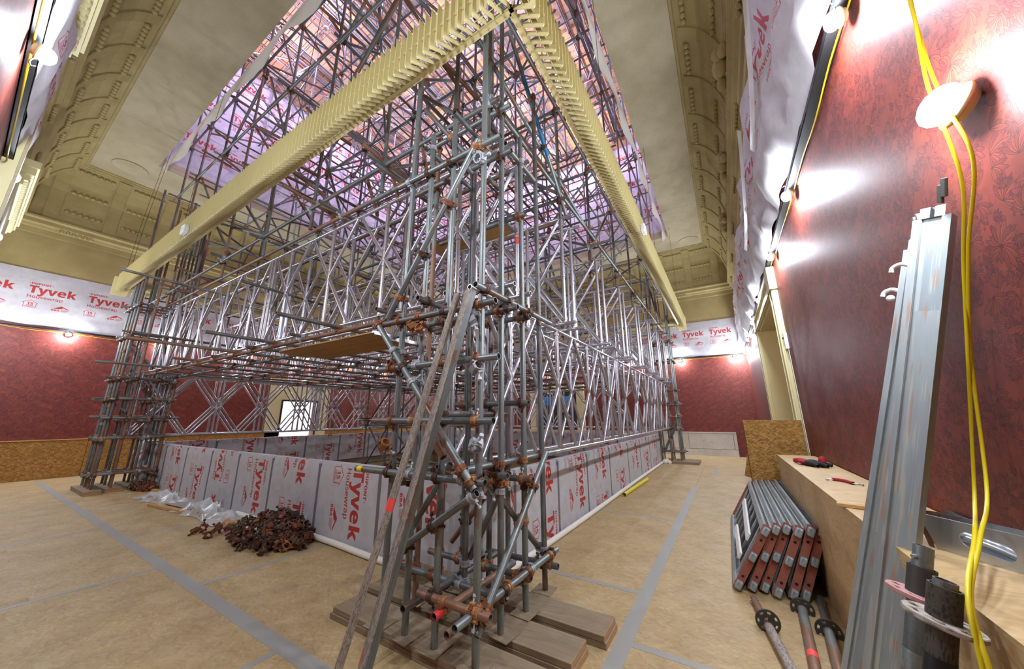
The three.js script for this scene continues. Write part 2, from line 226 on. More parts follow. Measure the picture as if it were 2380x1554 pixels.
// doorway in the right wall: tall cream surround round a recess
{
  const d = structGroup('door_2'), a = dRz1, b = dRz0;
  part(d, 'jamb_lining', merge([bx(XR - .02, XR + .3, 0, dRh, a - .03, a), bx(XR - .02, XR + .3, 0, dRh, b, b + .03), bx(XR - .02, XR + .3, dRh - .03, dRh, b, a)]), mt.cream);
  const rl = thing('passage_lamp', 'warm lamp inside the recess behind the right wall doorway', 'lamp', [XR + .8, 2.9, -6.2]); part(rl, 'globe', new THREE.SphereGeometry(.06, 12, 8), mt.bulbW); part(rl, 'bracket', bx(-.02, .02, -.02, .02, .05, .22), mt.white); const rp = new THREE.PointLight(0xffe2b0, 7); rp.castShadow = true; rp.shadow.radius = 3; rp.position.set(XR + .8, 2.9, -6.2); scene.add(rp);
  part(d, 'passage_wall', merge([bx(XR + 1.3, XR + 1.4, 0, 4, -12.5, -5), bx(XR + .3, XR + 1.4, 0, 4, -12.6, -12.5), bx(XR + .3, XR + 1.4, 0, 4, -5, -4.9)]), mt.red); part(d, 'passage_ceiling', bx(XR + .3, XR + 1.4, 4, 4.1, -12.6, -4.9), mt.plasterWhite); part(d, 'passage_floor', bx(XR + .3, XR + 1.4, -.05, 0, -12.6, -4.9), mt.floor);
  for (const z of [a, b - .26]) { part(d, 'architrave', bx(XR - .06, XR, .0, 3.5, z, z + .26), mt.cream); part(d, 'architrave_bead', bx(XR - .085, XR - .06, .0, 3.5, z + .02, z + .06), mt.cream); part(d, 'architrave_bead', bx(XR - .08, XR - .06, .0, 3.5, z + .2, z + .24), mt.cream); }
  part(d, 'corner_block', bx(XR - .1, XR, 3.5, 3.88, a - .02, a + .3), mt.plasterWhite); part(d, 'corner_block', bx(XR - .1, XR, 3.5, 3.88, b - .3, b + .02), mt.plasterWhite);
  part(d, 'door_head', bx(XR - .06, XR, 3.5, 3.82, b, a), mt.cream); for (const [y, t] of [[3.52, .09], [3.6, .075], [3.74, .1]]) part(d, 'head_moulding', bx(XR - t, XR - .06, y, y + .035, b, a), mt.cream);
}
// ---- dados
{
  const b = structGroup('baseboard_left'); for (let z = ZN; z > ZF + .1; z -= 2.44) { const z0 = Math.max(ZF, z - 2.44); if (z0 < -7.1 && z > -8.5) { part(b, 'strand_board', bx(XL, XL + .1, 0, .97, -6.6, z), mt.osb); part(b, 'strand_board', bx(XL, XL + .1, 0, .97, z0, -9.0), mt.osb); continue; } part(b, 'strand_board', bx(XL, XL + .1, 0, .97, z0 + .004, z - .004), mt.osb); }
  part(b, 'capping', merge([bx(XL, XL + .13, .97, .99, -6.6, ZN), bx(XL, XL + .13, .97, .99, ZF, -9.05)]), mt.woodPale);
  const c = structGroup('baseboard_far'); for (let x = XL + .1; x < .2; x += 1.55) part(c, 'marble_slab', bx(x, Math.min(.2, x + 1.54), .26, .86, ZF, ZF + .06), mt.marble);
  part(c, 'marble_plinth', bx(XL + .1, .2, 0, .25, ZF, ZF + .09), mt.marble); part(c, 'dado_cap', bx(XL + .1, .2, .86, .9, ZF, ZF + .09), mt.marble);
}
// ---- cornice and coved, ribbed cornice vault round all four walls
const coveP = [[.13, 6.95], [.15, 7.25], [.2, 7.55], [.28, 7.82], [.39, 8.06], [.52, 8.26], [.66, 8.4], [.8, 8.49]];
struct('trim_1', ring([[.0, 6.45], [.06, 6.47], [.06, 6.62], [.1, 6.64], [.12, 6.7], [.18, 6.74], [.18, 6.84], [.24, 6.88], [.24, 6.93], [.13, 6.95], ...coveP.slice(1), [.8, 8.5], [.84, 8.52], [.86, 8.56], [.9, 8.57], [.92, 8.62]]), mt.creamWall);
{
  const shp = new THREE.Shape(); coveP.forEach(([d, y], i) => i ? shp.lineTo(d, y) : shp.moveTo(d, y)); [...coveP].reverse().forEach(([d, y], i) => { const k = coveP.length - 1 - i, q = coveP[Math.min(k + 1, 7)], p = coveP[Math.max(k - 1, 0)], tx = q[0] - p[0], ty = q[1] - p[1], l = Math.hypot(tx, ty); shp.lineTo(d + ty / l * .025, y - tx / l * .025); });
  const ribG = new THREE.ExtrudeGeometry(shp, { depth: .26, bevelEnabled: false, curveSegments: 1 }); ribG.translate(0, 0, -.13); ribG.rotateY(Math.PI / 2); boxUV(ribG);  // local x = along wall, -z = away from wall
  const egg = (x, d, y, s) => { const g = new THREE.SphereGeometry(1, 6, 4); g.scale(.055 * s, .05 * s, .05 * s); g.translate(x, y, -d); return g; };
  const rowG = [[.17, 7.3], [.31, 7.86], [.7, 8.41]].map(([d, y]) => { const l = []; for (let k = 0; k < 6; k++) l.push(egg(-.3 + k * .12, d + .01, y - .01, 1)); return merge(l); });
  const dentG = (() => { const l = []; for (let k = 0; k < 6; k++) { const g = new THREE.CapsuleGeometry(.035, .06, 2, 6); g.translate(-.26 + k * .105, 6.68, -.14); l.push(g); } return merge(l); })();
  for (const [nm, th, ox, oz, t0, t1] of [['near', 0, 0, ZN, XL, XR], ['right', Math.PI / 2, XR, 0, -ZN, -ZF], ['far', Math.PI, 0, ZF, -XR, -XL], ['left', -Math.PI / 2, XL, 0, ZF, ZN]]) {
    const g = structGroup('trim_cove_' + nm), n = Math.round((t1 - t0 - 1.2) / 1.05), s = (t1 - t0 - 1.2) / n; g.rotation.y = th; g.position.set(ox, 0, oz);
    for (let k = 0; k <= n; k++) { const t = t0 + .6 + k * s; const r = part(g, 'cove_rib', ribG, mt.creamWall); r.position.x = t; if (k < n) { for (const q of rowG) part(g, 'egg_moulding', q, mt.creamWall).position.x = t + s / 2; if (k % 2) part(g, 'dentil_row', dentG, mt.creamWall).position.x = t + s / 2; } }
    if (nm === 'right') for (const t of [3.4, 5.6, 8.3, 11.2]) { // plaster figures on the ledge
      const l = []; for (const [x, y, d, a, b, c] of [[0, 7.15, .3, .16, .14, .12], [.2, 7.3, .3, .1, .2, .1], [-.2, 7.2, .32, .12, .1, .1], [.05, 7.45, .28, .09, .11, .09], [.34, 7.12, .28, .15, .08, .08], [-.36, 7.08, .27, .14, .07, .08]]) { const q = new THREE.SphereGeometry(1, 10, 7); q.scale(a, b, c); q.translate(t + x, y, -d); l.push(q); } part(g, 'plaster_figure', merge(l), mt.creamWall);
    }
  }
}
// ---- ceiling with its opening, plaster roses, shaft above
{
  const c = structGroup('ceiling');
  part(c, 'ceiling_slab', merge([bx(XL, XR, HC, HC + .3, OZ1, ZN), bx(XL, XR, HC, HC + .3, ZF, OZ0), bx(XL, OX0, HC, HC + .3, OZ0, OZ1), bx(OX1, XR, HC, HC + .3, OZ0, OZ1)]), mt.plasterWhite);
  const rose = merge([new THREE.TorusGeometry(.34, .022, 6, 28), new THREE.TorusGeometry(.26, .016, 6, 28), new THREE.TorusGeometry(.12, .02, 6, 20), (() => { const g = new THREE.CylinderGeometry(.36, .3, .03, 28); g.rotateX(Math.PI / 2); return g; })()]); rose.rotateX(Math.PI / 2);
  for (const [x, z] of [[-13.8, -1.35], [-.45, -14.7], [-.45, -1.1], [-13.8, -14.7]]) part(c, 'ceiling_rose', rose, mt.plasterWhite).position.set(x, HC - .012, z);
  const TOP = 15.2;
  const w = structGroup('wall_shaft'); const uvw = (g, along) => { const p = g.attributes.position, u = g.attributes.uv; for (let i = 0; i < p.count; i++) u.setXY(i, (along === 'x' ? p.getX(i) : -p.getZ(i)), p.getY(i) / 1.5); return g; };
  part(w, 'wrapped_side', uvw(bx(OX0, OX1, HC + .3, TOP, OZ0 - .1, OZ0), 'x'), mt.wrap); part(w, 'wrapped_side', uvw(bx(OX0, OX1, HC + .3, TOP, OZ1, OZ1 + .1), 'x'), mt.wrap);
  part(w, 'wrapped_side', uvw(bx(OX0 - .1, OX0, HC + .3, TOP, OZ0, OZ1), 'z'), mt.wrap); part(w, 'wrapped_side', uvw(bx(OX1, OX1 + .1, HC + .3, TOP, OZ0, OZ1), 'z'), mt.wrap);
  const r = structGroup('ceiling_shaft'); part(r, 'roof_slab', bx(OX0 - .2, OX1 + .2, TOP, TOP + .2, OZ0 - .2, OZ1 + .2), mt.dark);
  const boardG = [3.9, 3.9, 3.9].map((L, k) => rb(L, .038, .222, .004));
  for (let i = 0, z = OZ0 + .14; z < OZ1 - .1; z += .235, i++) for (let k = 0; k < 3; k++) { const b = part(r, 'deck_board', boardG[k], pick([mt.board, mt.board, mt.woodPale, mt.board, mt.wood])); b.position.set(OX0 + 2 + k * 3.95 + (i % 2) * .05, 13.6 + (i % 2) * .004, z); }
}
// torn sheeting hanging from the opening's rim, near and right
for (const [nm, lab, f] of [['n', 'pale sheeting hanging torn along the ceiling opening above the long near aisle', (t, y, w) => [OX0 + t, HC + .02 - y, OZ1 - .03 - w]], ['r', 'pale sheeting hanging torn along the ceiling opening beside the right wall', (t, y, w) => [OX1 - .03 - w, HC + .02 - y, OZ1 - t]]]) {
  const L = nm === 'n' ? OX1 - OX0 : OZ1 - OZ0, nu = 120, nv = 4, pos = [], idx = [];
  for (let i = 0; i <= nu; i++) for (let j = 0; j <= nv; j++) { const t = L * i / nu, h = .15 + .04 * Math.sin(t * 1.7) + .03 * Math.sin(t * 5.1 + 1) + .02 * Math.sin(t * 13); pos.push(...f(t, h * j / nv, .05 + .05 * Math.sin(t * 3 + j * .8) * j / nv + .08 * j / nv)); }
  for (let i = 0; i < nu; i++) for (let j = 0; j < nv; j++) { const a = i * (nv + 1) + j, b = a + nv + 1; idx.push(a, b, a + 1, b, b + 1, a + 1); }
  const g = new THREE.BufferGeometry(); g.setAttribute('position', new THREE.Float32BufferAttribute(pos, 3)); g.setIndex(idx); g.computeVertexNormals();
  rebase(one('rim_sheeting', lab, 'sheeting', g, mt.foam));
}
// ---- house wrap bands on the four walls
function band(lab, f, L, y0, y1, wav, uOff, uScale, vTop) {
  const nu = Math.ceil(L / .16), nv = 10, pos = [], uv = [], idx = [];
  for (let i = 0; i <= nu; i++) for (let j = 0; j <= nv; j++) {
    const t = L * i / nu, y = y0 + (y1 - y0) * j / nv, e = (j === 0 ? .025 * Math.sin(t * 2.3) + .02 * Math.sin(t * 6) : 0);
    const d = .035 + wav * (N16(t * .13, y * .2) + .6 * N32(t * .17, y * .11)) * (j === 0 || j === nv ? .4 : 1);
    pos.push(...f(t, y + e, d)); uv.push(t / uScale + uOff, 1 - (vTop - y) / 1.5);
  }
  for (let i = 0; i < nu; i++) for (let j = 0; j < nv; j++) { const a = i * (nv + 1) + j, b = a + nv + 1; idx.push(a, b, a + 1, b, b + 1, a + 1); }
  const g = new THREE.BufferGeometry(); g.setAttribute('position', new THREE.Float32BufferAttribute(pos, 3)); g.setAttribute('uv', new THREE.Float32BufferAttribute(uv, 2)); g.setIndex(idx); g.computeVertexNormals();
  return rebase(one('house_wrap_band', lab, 'house wrap', g, mt.wrap));
}
band('grey printed house wrap band on the left wall above strand-board dado', (t, y, d) => [XL + d, y, ZN - t], ZN - ZF, 3.96, 5.45, .05, (-ZN - .36) / 1.02, 1.02, 5.4);
band('grey printed house wrap band on the far wall above the marble dado', (t, y, d) => [XL + t, y, ZF + d], XR - XL, 3.94, 5.42, .05, (XL + 1.29) / 1.0, 1.0, 5.4);
band('grey creased house wrap band on the right wall above the cream doorway', (t, y, d) => [XR - d, y, ZF + t], ZN - ZF, 3.98, 5.92, .16, .3, 1.02, 5.7);
band('grey torn house wrap band on the near wall ending beside the pediments', (t, y, d) => [XR - t, y, ZN - d], 6.9, 3.96, 5.5, .08, .1, 1.02, 5.4);
// ---- door pediments on the near wall
for (const [x0, x1] of [[-5.9, -2.4], [-12.9, -9.5]]) {
  const c = (x0 + x1) / 2, p = thing('door_pediment', x0 > -8 ? 'cream stepped door pediment high on near wall above the torn house wrap' : 'cream stepped door pediment on near wall beyond the torn house wrap', 'pediment', [c, 4.9, ZN]);
  const L = (x1 - x0) / 2; for (const [y0, y1, d, e, n] of [[0, .5, .07, -.28, 'frieze'], [.5, .56, .1, -.2, 'bead_moulding'], [.56, .66, .14, -.12, 'bed_moulding'], [.66, .78, .18, -.06, 'corona'], [.78, .9, .21, 0, 'cap']]) part(p, n, bx(-L - e, L + e, y0, y1, -d, 0), mt.cream);
  const l = []; for (let x = -L + .3; x < L - .2; x += .11) { const g = new THREE.SphereGeometry(.045, 6, 5); g.translate(x, .58, -.12); l.push(g); } part(p, 'leaf_moulding', merge(l), mt.cream);
}
{ const p = thing('door_casing', 'pale cream door casing on near wall below the two pediments', 'casing', [-7.7, 0, ZN]); for (const x of [-2.2, 1.9]) { part(p, 'pilaster', bx(x, x + .34, 0, 4.9, -.09, 0), mt.cream); part(p, 'pilaster_panel', bx(x + .08, x + .26, .3, 4.7, -.11, -.09), mt.plasterWhite); } part(p, 'lintel', bx(-1.86, 1.9, 3.6, 4.2, -.1, 0), mt.plasterWhite); }

// ================================================================ LAMPS, CABLES
function lampAt(x, y, z, face, lab, group, mat = mt.bulb, I = WALL_LAMP, col = WALL_LAMP_COLOR, r = .055) { // face: unit vector away from the wall
  const t = thing('work_light', lab, 'lamp', [x, y, z], group), f = V(...face).normalize(), q = new THREE.Quaternion().setFromUnitVectors(V(0, 0, 1), f);
  const dm = part(t, 'diffuser', lampG.dome, mat); dm.quaternion.copy(q); dm.scale.setScalar(r / .055);
  const hs = part(t, 'housing', lampG.ring, mt.cream); hs.quaternion.copy(q); hs.scale.setScalar(r / .055);
    const hk = part(t, 'hook', lampG.hook, mt.darkMetal); hk.quaternion.copy(q);
  const p = new THREE.PointLight(col, I); p.castShadow = true; p.shadow.radius = r / .02; p.position.set(x, y, z).addScaledVector(f, .01); scene.add(p);
}
const lampG = {  dome: (() => { const g = new THREE.SphereGeometry(.055, 14, 10); g.scale(1, 1, .75); return g; })(), ring: (() => { const a = new THREE.TorusGeometry(.062, .012, 6, 18); a.scale(.8, .8, .7); a.translate(0, 0, -.034); const b = new THREE.CylinderGeometry(.046, .036, .022, 18); b.rotateX(Math.PI / 2); b.translate(0, 0, -.05); return merge([a, b]); })(), hook: new THREE.TubeGeometry(new THREE.CatmullRomCurve3([V(0, .06, -.03), V(0, .1, -.035), V(0, .125, -.02), V(0, .11, -.005)]), 8, .005, 5) };
const yL = 3.82;
for (const z of [-2.34, -4.32, -6.03, -8.34, -10.36, -12.69, -15.3]) lampAt(XR - .1, yL, z, [-1, -.15, 0], 'glowing work light under the house wrap on the right wall', 'festoon lamps on the right wall');
for (const x of [.55, -1.41, -3.5, -5.6, -7.7, -9.8, -11.9, -14]) lampAt(x, yL, ZF + .1, [0, -.15, 1], 'glowing work light under the house wrap on the far wall', 'festoon lamps on the far wall');
for (const z of [-1.32, -3.4, -5.5, -7.6, -9.7, -11.8, -13.9]) lampAt(XL + .1, yL, z, [1, -.15, 0], 'glowing work light under the house wrap on the left wall', 'festoon lamps on the left wall');
for (const x of [-1.3, -3.5, -5.67, -7.8, -9.9, -12, -14.1]) lampAt(x, yL, ZN - .09, [0, -.15, -1], 'glowing work light under the house wrap on the near wall', 'festoon lamps on the near wall');
lampAt(.86, 2.67, -1.79, [-.75, .35, .1], 'big glaring work light hanging low on yellow cable before the red wall', null, mt.bulb, NEAR_LAMP, WALL_LAMP_COLOR, .075);
for (const x of [-3.4, -5.9, -8.4, -10.9]) for (const z of [-3.5, -6.4, -9.3, -12.2]) lampAt(x, 12.45, z, [0, 1, 0], 'violet-white work light high in the scaffold shaft', 'lamps in the scaffold shaft', mt.bulbV, SHAFT_LAMP / 16, SHAFT_COLOR, .06);
function cable(lab, pts, r = .006, mat = mt.yellow, seg = 90, nm = 'power_cable', cat = 'cable') { return rebase(one(nm, lab, cat, sweep(pts, r, seg, 6), mat)); }
const swag = (n, f) => { const o = []; for (let i = 0; i <= n; i++) o.push(f(i / n, .05 * Math.abs(Math.sin(i * 1.3)))); return o; };
cable('thin yellow cable strung along the right wall lamps', swag(30, (t, s) => V(XR - .03, 3.885 - s, ZN - .3 - t * 15.8)));
cable('thin yellow cable strung along the far wall lamps', swag(30, (t, s) => V(XR - .3 - t * 15.8, 3.885 - s, ZF + .03)));
cable('thin yellow cable strung along the left wall lamps', swag(30, (t, s) => V(XL + .03, 3.885 - s, ZN - .3 - t * 15.8)));
cable('thin yellow cable strung along the near wall lamps', swag(30, (t, s) => V(XR - .4 - t * 15.4, 3.885 - s, ZN - .03)));
function tray(lab, x0, x1, z0, z1, sx, sz) { // black cable tray under the house wrap: floor and two upstands
  const t = thing('cable_tray', lab, 'cable tray', [(x0 + x1) / 2, 3.9, (z0 + z1) / 2]), c = t.position, P = (n, g) => { g.translate(-c.x, -c.y, -c.z); part(t, n, g, mt.black); };
  P('tray_floor', bx(x0, x1, 3.9, 3.906, z0, z1)); if (sx) for (const x of [x0, x1 - .004]) P('upstand', bx(x, x + .004, 3.9, 3.945, z0, z1)); else for (const z of [z0, z1 - .004]) P('upstand', bx(x0, x1, 3.9, 3.945, z, z + .004));
}
tray('black cable tray under the house wrap on the right wall', XR - .085, XR - .004, ZF + .1, ZN - .2, 1);
tray('black cable tray under the house wrap on the left wall', XL + .004, XL + .085, ZF + .1, ZN - .2, 1);
tray('black cable tray under the house wrap on the far wall', XL + .01, XR - .01, ZF + .004, ZF + .085, 0);
tray('black cable tray under the house wrap on the near wall', -6.0, XR - .01, ZN - .06, ZN - .004, 0);

// yellow flex looped down from the big lamp over the boxing
cable('thick yellow flex hanging from the glaring lamp over plywood boxing', [V(.87, 3.9, -1.66), V(.86, 3.15, -1.735), V(.85, 2.78, -1.79), V(.85, 2.62, -1.79), V(.865, 2.35, -1.83), V(.87, 2.09, -1.98), V(.86, 1.78, -2.1), V(.8, 1.19, -2.22), V(.62, 1.115, -1.8), V(.48, 1.02, -1.52), V(.46, .89, -1.48), V(.45, .4, -1.5), V(.4, .02, -1.45)], .0062, mt.yellow, 120);
cable('second yellow flex twisted beside the one hanging from the lamp', [V(.88, 3.9, -1.7), V(.87, 3.2, -1.76), V(.86, 2.8, -1.77), V(.865, 2.62, -1.765), V(.875, 2.4, -1.76), V(.87, 2.12, -1.93), V(.87, 1.75, -2.12), V(.81, 1.22, -2.15), V(.62, 1.12, -1.77), V(.485, 1.0, -1.53), V(.465, .87, -1.46), V(.44, .4, -1.47), V(.38, .02, -1.4)], .0062, mt.yellow, 120);
cable('white sensor cable running down beside the cream doorway', [V(XR - .015, 2.55, -6.58), V(XR - .015, 1.6, -6.57), V(XR - .015, .99, -6.58)], .006, mt.white, 10);
{ const t = thing('door_sensor', 'small white plastic sensor box beside the cream doorway', 'sensor', [XR, 2.5, -6.6]); part(t, 'case', (() => { const g = rb(.05, .26, .07, .01); g.translate(-.025, .13, 0); return g; })(), mt.white); part(t, 'lens', (() => { const g = new THREE.SphereGeometry(.02, 8, 6); g.translate(-.05, .18, 0); return g; })(), mt.dark); }
// loose plastic strips over the house wrap on the right wall
for (const [z0, y0, z1, y1, w] of [[-3.1, 5.9, -4.6, 4.7, .07], [-5.3, 5.6, -7.2, 4.5, .05]]) {
  const nu = 16, pos = [], idx = []; for (let i = 0; i <= nu; i++) { const t = i / nu, z = z0 + (z1 - z0) * t, y = y0 + (y1 - y0) * t - .25 * Math.sin(t * Math.PI), k = w * (.6 + .4 * Math.sin(i * 2.1)); pos.push(XR - .28, y + k / 2, z, XR - .24, y - k / 2, z); if (i) { const a = i * 2; idx.push(a - 2, a - 1, a, a, a - 1, a + 1); } }
  const g = new THREE.BufferGeometry(); g.setAttribute('position', new THREE.Float32BufferAttribute(pos, 3)); g.setIndex(idx); g.computeVertexNormals(); rebase(one('plastic_strip', 'clear plastic strip trailing over the house wrap on the right wall', 'plastic strip', g, mt.film, 'plastic strips on the right wall'));
}
// ================================================================ HANGING CREAM GRILLE (lowered ceiling frame with fins)
{
  const gx0 = -12.9, gx1 = -1.08, gz0 = -13.55, gz1 = -1.78, Y = 4.8;
  const g = thing('hanging_grille', 'large cream rectangular grille frame with close fins hung round the scaffold', 'grille', [(gx0 + gx1) / 2, Y, (gz0 + gz1) / 2]), c = g.position;
  const loc = (geo) => { geo.translate(-c.x, -c.y, -c.z); return geo; };
  // o = outward of the inner edge
  const side = (o0, o1, y0, y1, s) => ({ n: bx(gx0 - o1, gx1 + o1, y0, y1, gz1 + o0, gz1 + o1), r: bx(gx1 + o0, gx1 + o1, y0, y1, gz0 - o1, gz1 + o1), f: bx(gx0 - o1, gx1 + o1, y0, y1, gz0 - o1, gz0 - o0), l: bx(gx0 - o1, gx0 - o0, y0, y1, gz0 - o1, gz1 + o1) })[s];
  for (const s of 'nrfl') { part(g, 'bottom_rail', loc(side(-.035, .0, Y, Y + .045, s)), mt.grille); part(g, 'rail_lip', loc(side(-.045, -.035, Y - .012, Y + .07, s)), mt.grille); part(g, 'back_panel', loc(side(.145, .155, Y - .05, Y + .3, s)), mt.grille); part(g, 'top_rail', loc(side(.0, .15, Y + .26, Y + .3, s)), mt.grille); part(g, 'pin_rod', loc(side(.178, .183, Y + .08, Y + .085, s)), mt.grille); part(g, 'pin_rod', loc(side(.1, .105, Y - .055, Y - .05, s)), mt.grille); }
  const sh = new THREE.Shape(); [[0, Y - .0], [.19, Y - .145], [.205, Y - .13], [.205, Y + .31], [.16, Y + .31], [.16, Y - .06], [0, Y + .05]].forEach(([o, y], i) => i ? sh.lineTo(o, y - Y) : sh.moveTo(o, y - Y));
  const fin = new THREE.ExtrudeGeometry(sh, { depth: .007, bevelEnabled: false }); fin.translate(0, 0, -.0035);
  for (let i = 0; i < 149; i++) { const m = part(g, 'fin', fin, mt.grille); m.rotation.y = -Math.PI / 2; m.position.set(gx1 - .02 - i * .0785 - c.x, 0, gz1 - c.z); }
  for (let i = 0; i < 149; i++) { const m = part(g, 'fin', fin, mt.grille); m.position.set(gx1 - c.x, 0, gz1 - .02 - i * .0785 - c.z); }
  { const m = part(g, 'corner_fin', fin, mt.grille); m.rotation.y = -Math.PI / 4; m.scale.x = 1.41; m.position.set(gx1 - c.x, 0, gz1 - c.z); }
  const rest = []; for (let i = 0; i < 150; i++) { const a = fin.clone(); a.rotateY(Math.PI / 2); a.translate(gx1 - .06 - i * .0785 - c.x, 0, gz0 - c.z); rest.push(a); const b = fin.clone(); b.rotateY(Math.PI); b.translate(gx0 - c.x, 0, gz1 - .06 - i * .0785 - c.z); rest.push(b); }
  const st = part(g, 'far_fins', merge(rest), mt.grille); st.userData.kind = 'stuff';
  for (const [x0, x1, z0, z1] of [[gx0 - .23, gx0 - .205, gz1 - .05, gz1 + .22], [gx1 - .05, gx1 + .22, gz0 - .23, gz0 - .205]]) part(g, 'end_plate', loc(bx(x0, x1, Y - .16, Y + .34, z0, z1)), mt.grille);
  for (const [x, z, rot] of [[-7.75, gz1 + .235, 0], [gx1 + .235, -5.87, 1]]) { const b = part(g, 'junction_box', rot ? rb(.07, .12, .2, .01) : rb(.2, .12, .07, .01), mt.white); b.position.set(x - c.x, -.06, z - c.z); const lid = part(b, 'lid', rot ? rb(.075, .03, .18, .01) : rb(.18, .03, .075, .01), mt.white); lid.position.y = .08; }
  for (const [x, z] of [[-12.8, -1.68], [-12.3, -1.68], [-8.6, -1.68], [-4.4, -1.68], [-1.0, -13.2], [-1.0, -8.5], [-1.0, -4.2]]) rebase(one('suspension_wire', 'thin dark wire holding the cream grille from the ceiling opening', 'wire', sweep([V(x, Y + .3, z), V(x, 6.5, z - .03), V(x, HC + .25, z - .14 + (x > -2 ? .14 : 0))], .004, 6, 5), mt.wire, 'wires holding the cream grille'));
}

// ================================================================ SCAFFOLD PIECES
function tubeGeo(L, seg, hollow) { // radius 1, length 1 along y, texture runs L metres
  const pos = [], nor = [], uv = [], idx = [];
  const wall = (r, s) => { const b = pos.length / 3; for (let i = 0; i <= seg; i++) { const a = i / seg * 2 * Math.PI, x = Math.cos(a), z = Math.sin(a); for (const y of [-.5, .5]) { pos.push(x * r, y, z * r); nor.push(s * x, 0, s * z); uv.push(i / seg, (y + .5) * L / 2); } } for (let i = 0; i < seg; i++) { const k = b + 2 * i; s > 0 ? idx.push(k, k + 1, k + 2, k + 1, k + 3, k + 2) : idx.push(k, k + 2, k + 1, k + 1, k + 2, k + 3); } };
  wall(1, 1);
  for (const y of [-.5, .5]) { const b = pos.length / 3; for (let i = 0; i <= seg; i++) { const a = i / seg * 2 * Math.PI; for (const r of [hollow ? .84 : 0, 1]) { pos.push(Math.cos(a) * r, y, Math.sin(a) * r); nor.push(0, Math.sign(y), 0); uv.push(i / seg, r * .02); } } for (let i = 0; i < seg; i++) { const k = b + 2 * i; y > 0 ? idx.push(k, k + 2, k + 1, k + 1, k + 2, k + 3) : idx.push(k, k + 1, k + 2, k + 1, k + 3, k + 2); } }
  if (hollow) wall(.84, -1);
  const g = new THREE.BufferGeometry(); g.setAttribute('position', new THREE.Float32BufferAttribute(pos, 3)); g.setAttribute('normal', new THREE.Float32BufferAttribute(nor, 3)); g.setAttribute('uv', new THREE.Float32BufferAttribute(uv, 2)); g.setIndex(idx); return g;
}
const LC = [.3, .7, 1.4, 2.5, 4.5, 9], TG = { n: LC.map(l => tubeGeo(l, 12, true)), f: LC.map(l => tubeGeo(l, 7, false)) };
const UP = V(0, 1, 0), R0 = .0242;
function tube(parent, name, a, b, mat, { r = R0, far = false, set } = {}) {
  a = a.isVector3 ? a : V(...a); b = b.isVector3 ? b : V(...b); const d = b.clone().sub(a), L = d.length();
  let k = 0; while (k < 5 && LC[k] < L * .8) k++;
  const m = part(parent, name, (far ? TG.f : TG.n)[k], mat); m.position.copy(a).add(b).multiplyScalar(.5).sub(parent.position); m.quaternion.setFromUnitVectors(UP, d.divideScalar(L)); m.scale.set(r, L, r);
  if (set) set.push({ a, b, d, L }); return m;
}
const steel = () => { const k = rnd(); return k < .5 ? mt.galvA : k < .78 ? mt.galvB : k < .95 ? mt.galvR : mt.rust; };
const steelDark = () => { const k = rnd(); return k < .34 ? mt.galvA : k < .8 ? mt.galvB : k < .96 ? mt.galvR : mt.rust; };
// one half of a coupler: clamp round a tube along y, lug towards +x
function jawGeo(c1, c2, cb) {
  const seg = 12, band = (r0, r1, h, y) => { const p = [[r0, -h], [r1, -h], [r1, h], [r0, h], [r0, -h]].map(([a, b]) => new THREE.Vector2(a, b)); const g = new THREE.LatheGeometry(p, seg).toNonIndexed(); g.computeVertexNormals(); g.translate(0, y, 0); return g; };
  const l = [paint(band(.0245, .0315, .021, 0), c1), paint(band(.03, .034, .008, .006), c2)];
  const b = (w, h, d, x, y, z, c, r = 0) => { const g = new THREE.BoxGeometry(w, h, d); g.rotateZ(r); g.translate(x, y, z); l.push(paint(g, c)); };
  b(.03, .034, .012, .012, 0, .037, c1); b(.034, .03, .011, .004, 0, -.037, c2); b(.016, .05, .03, .033, 0, 0, c2);
  const bolt = new THREE.CylinderGeometry(.006, .006, .075, 6); bolt.rotateX(Math.PI / 2); bolt.rotateY(.5); bolt.translate(.02, .0, .045); l.push(paint(bolt, cb));
  const nut = new THREE.CylinderGeometry(.012, .012, .016, 6); nut.rotateX(Math.PI / 2); nut.rotateY(.5); nut.translate(.032, 0, .072); l.push(paint(nut, cb));
  return merge(l);
}
const JAW = [jawGeo('#9a6140', '#7d4f34', '#6e5a48'), jawGeo('#644737', '#4e3b30', '#453a32'), jawGeo('#b98457', '#9a6a44', '#b9bcc0'), jawGeo('#b4b8bc', '#9ea4a8', '#c8ccd0')];
const jawFar = (() => { const g = new THREE.CylinderGeometry(.036, .036, .06, 6); return g; })();
const tmpM = new THREE.Matrix4();
function jawMatrix(p, axis, toward) { const y = axis.clone(), x = toward.clone().addScaledVector(y, -toward.dot(y)); if (x.lengthSq() < 1e-6) x.set(y.y, y.z, -y.x); x.normalize(); const z = x.clone().cross(y); return new THREE.Matrix4().makeBasis(x, y, z).setPosition(p); }
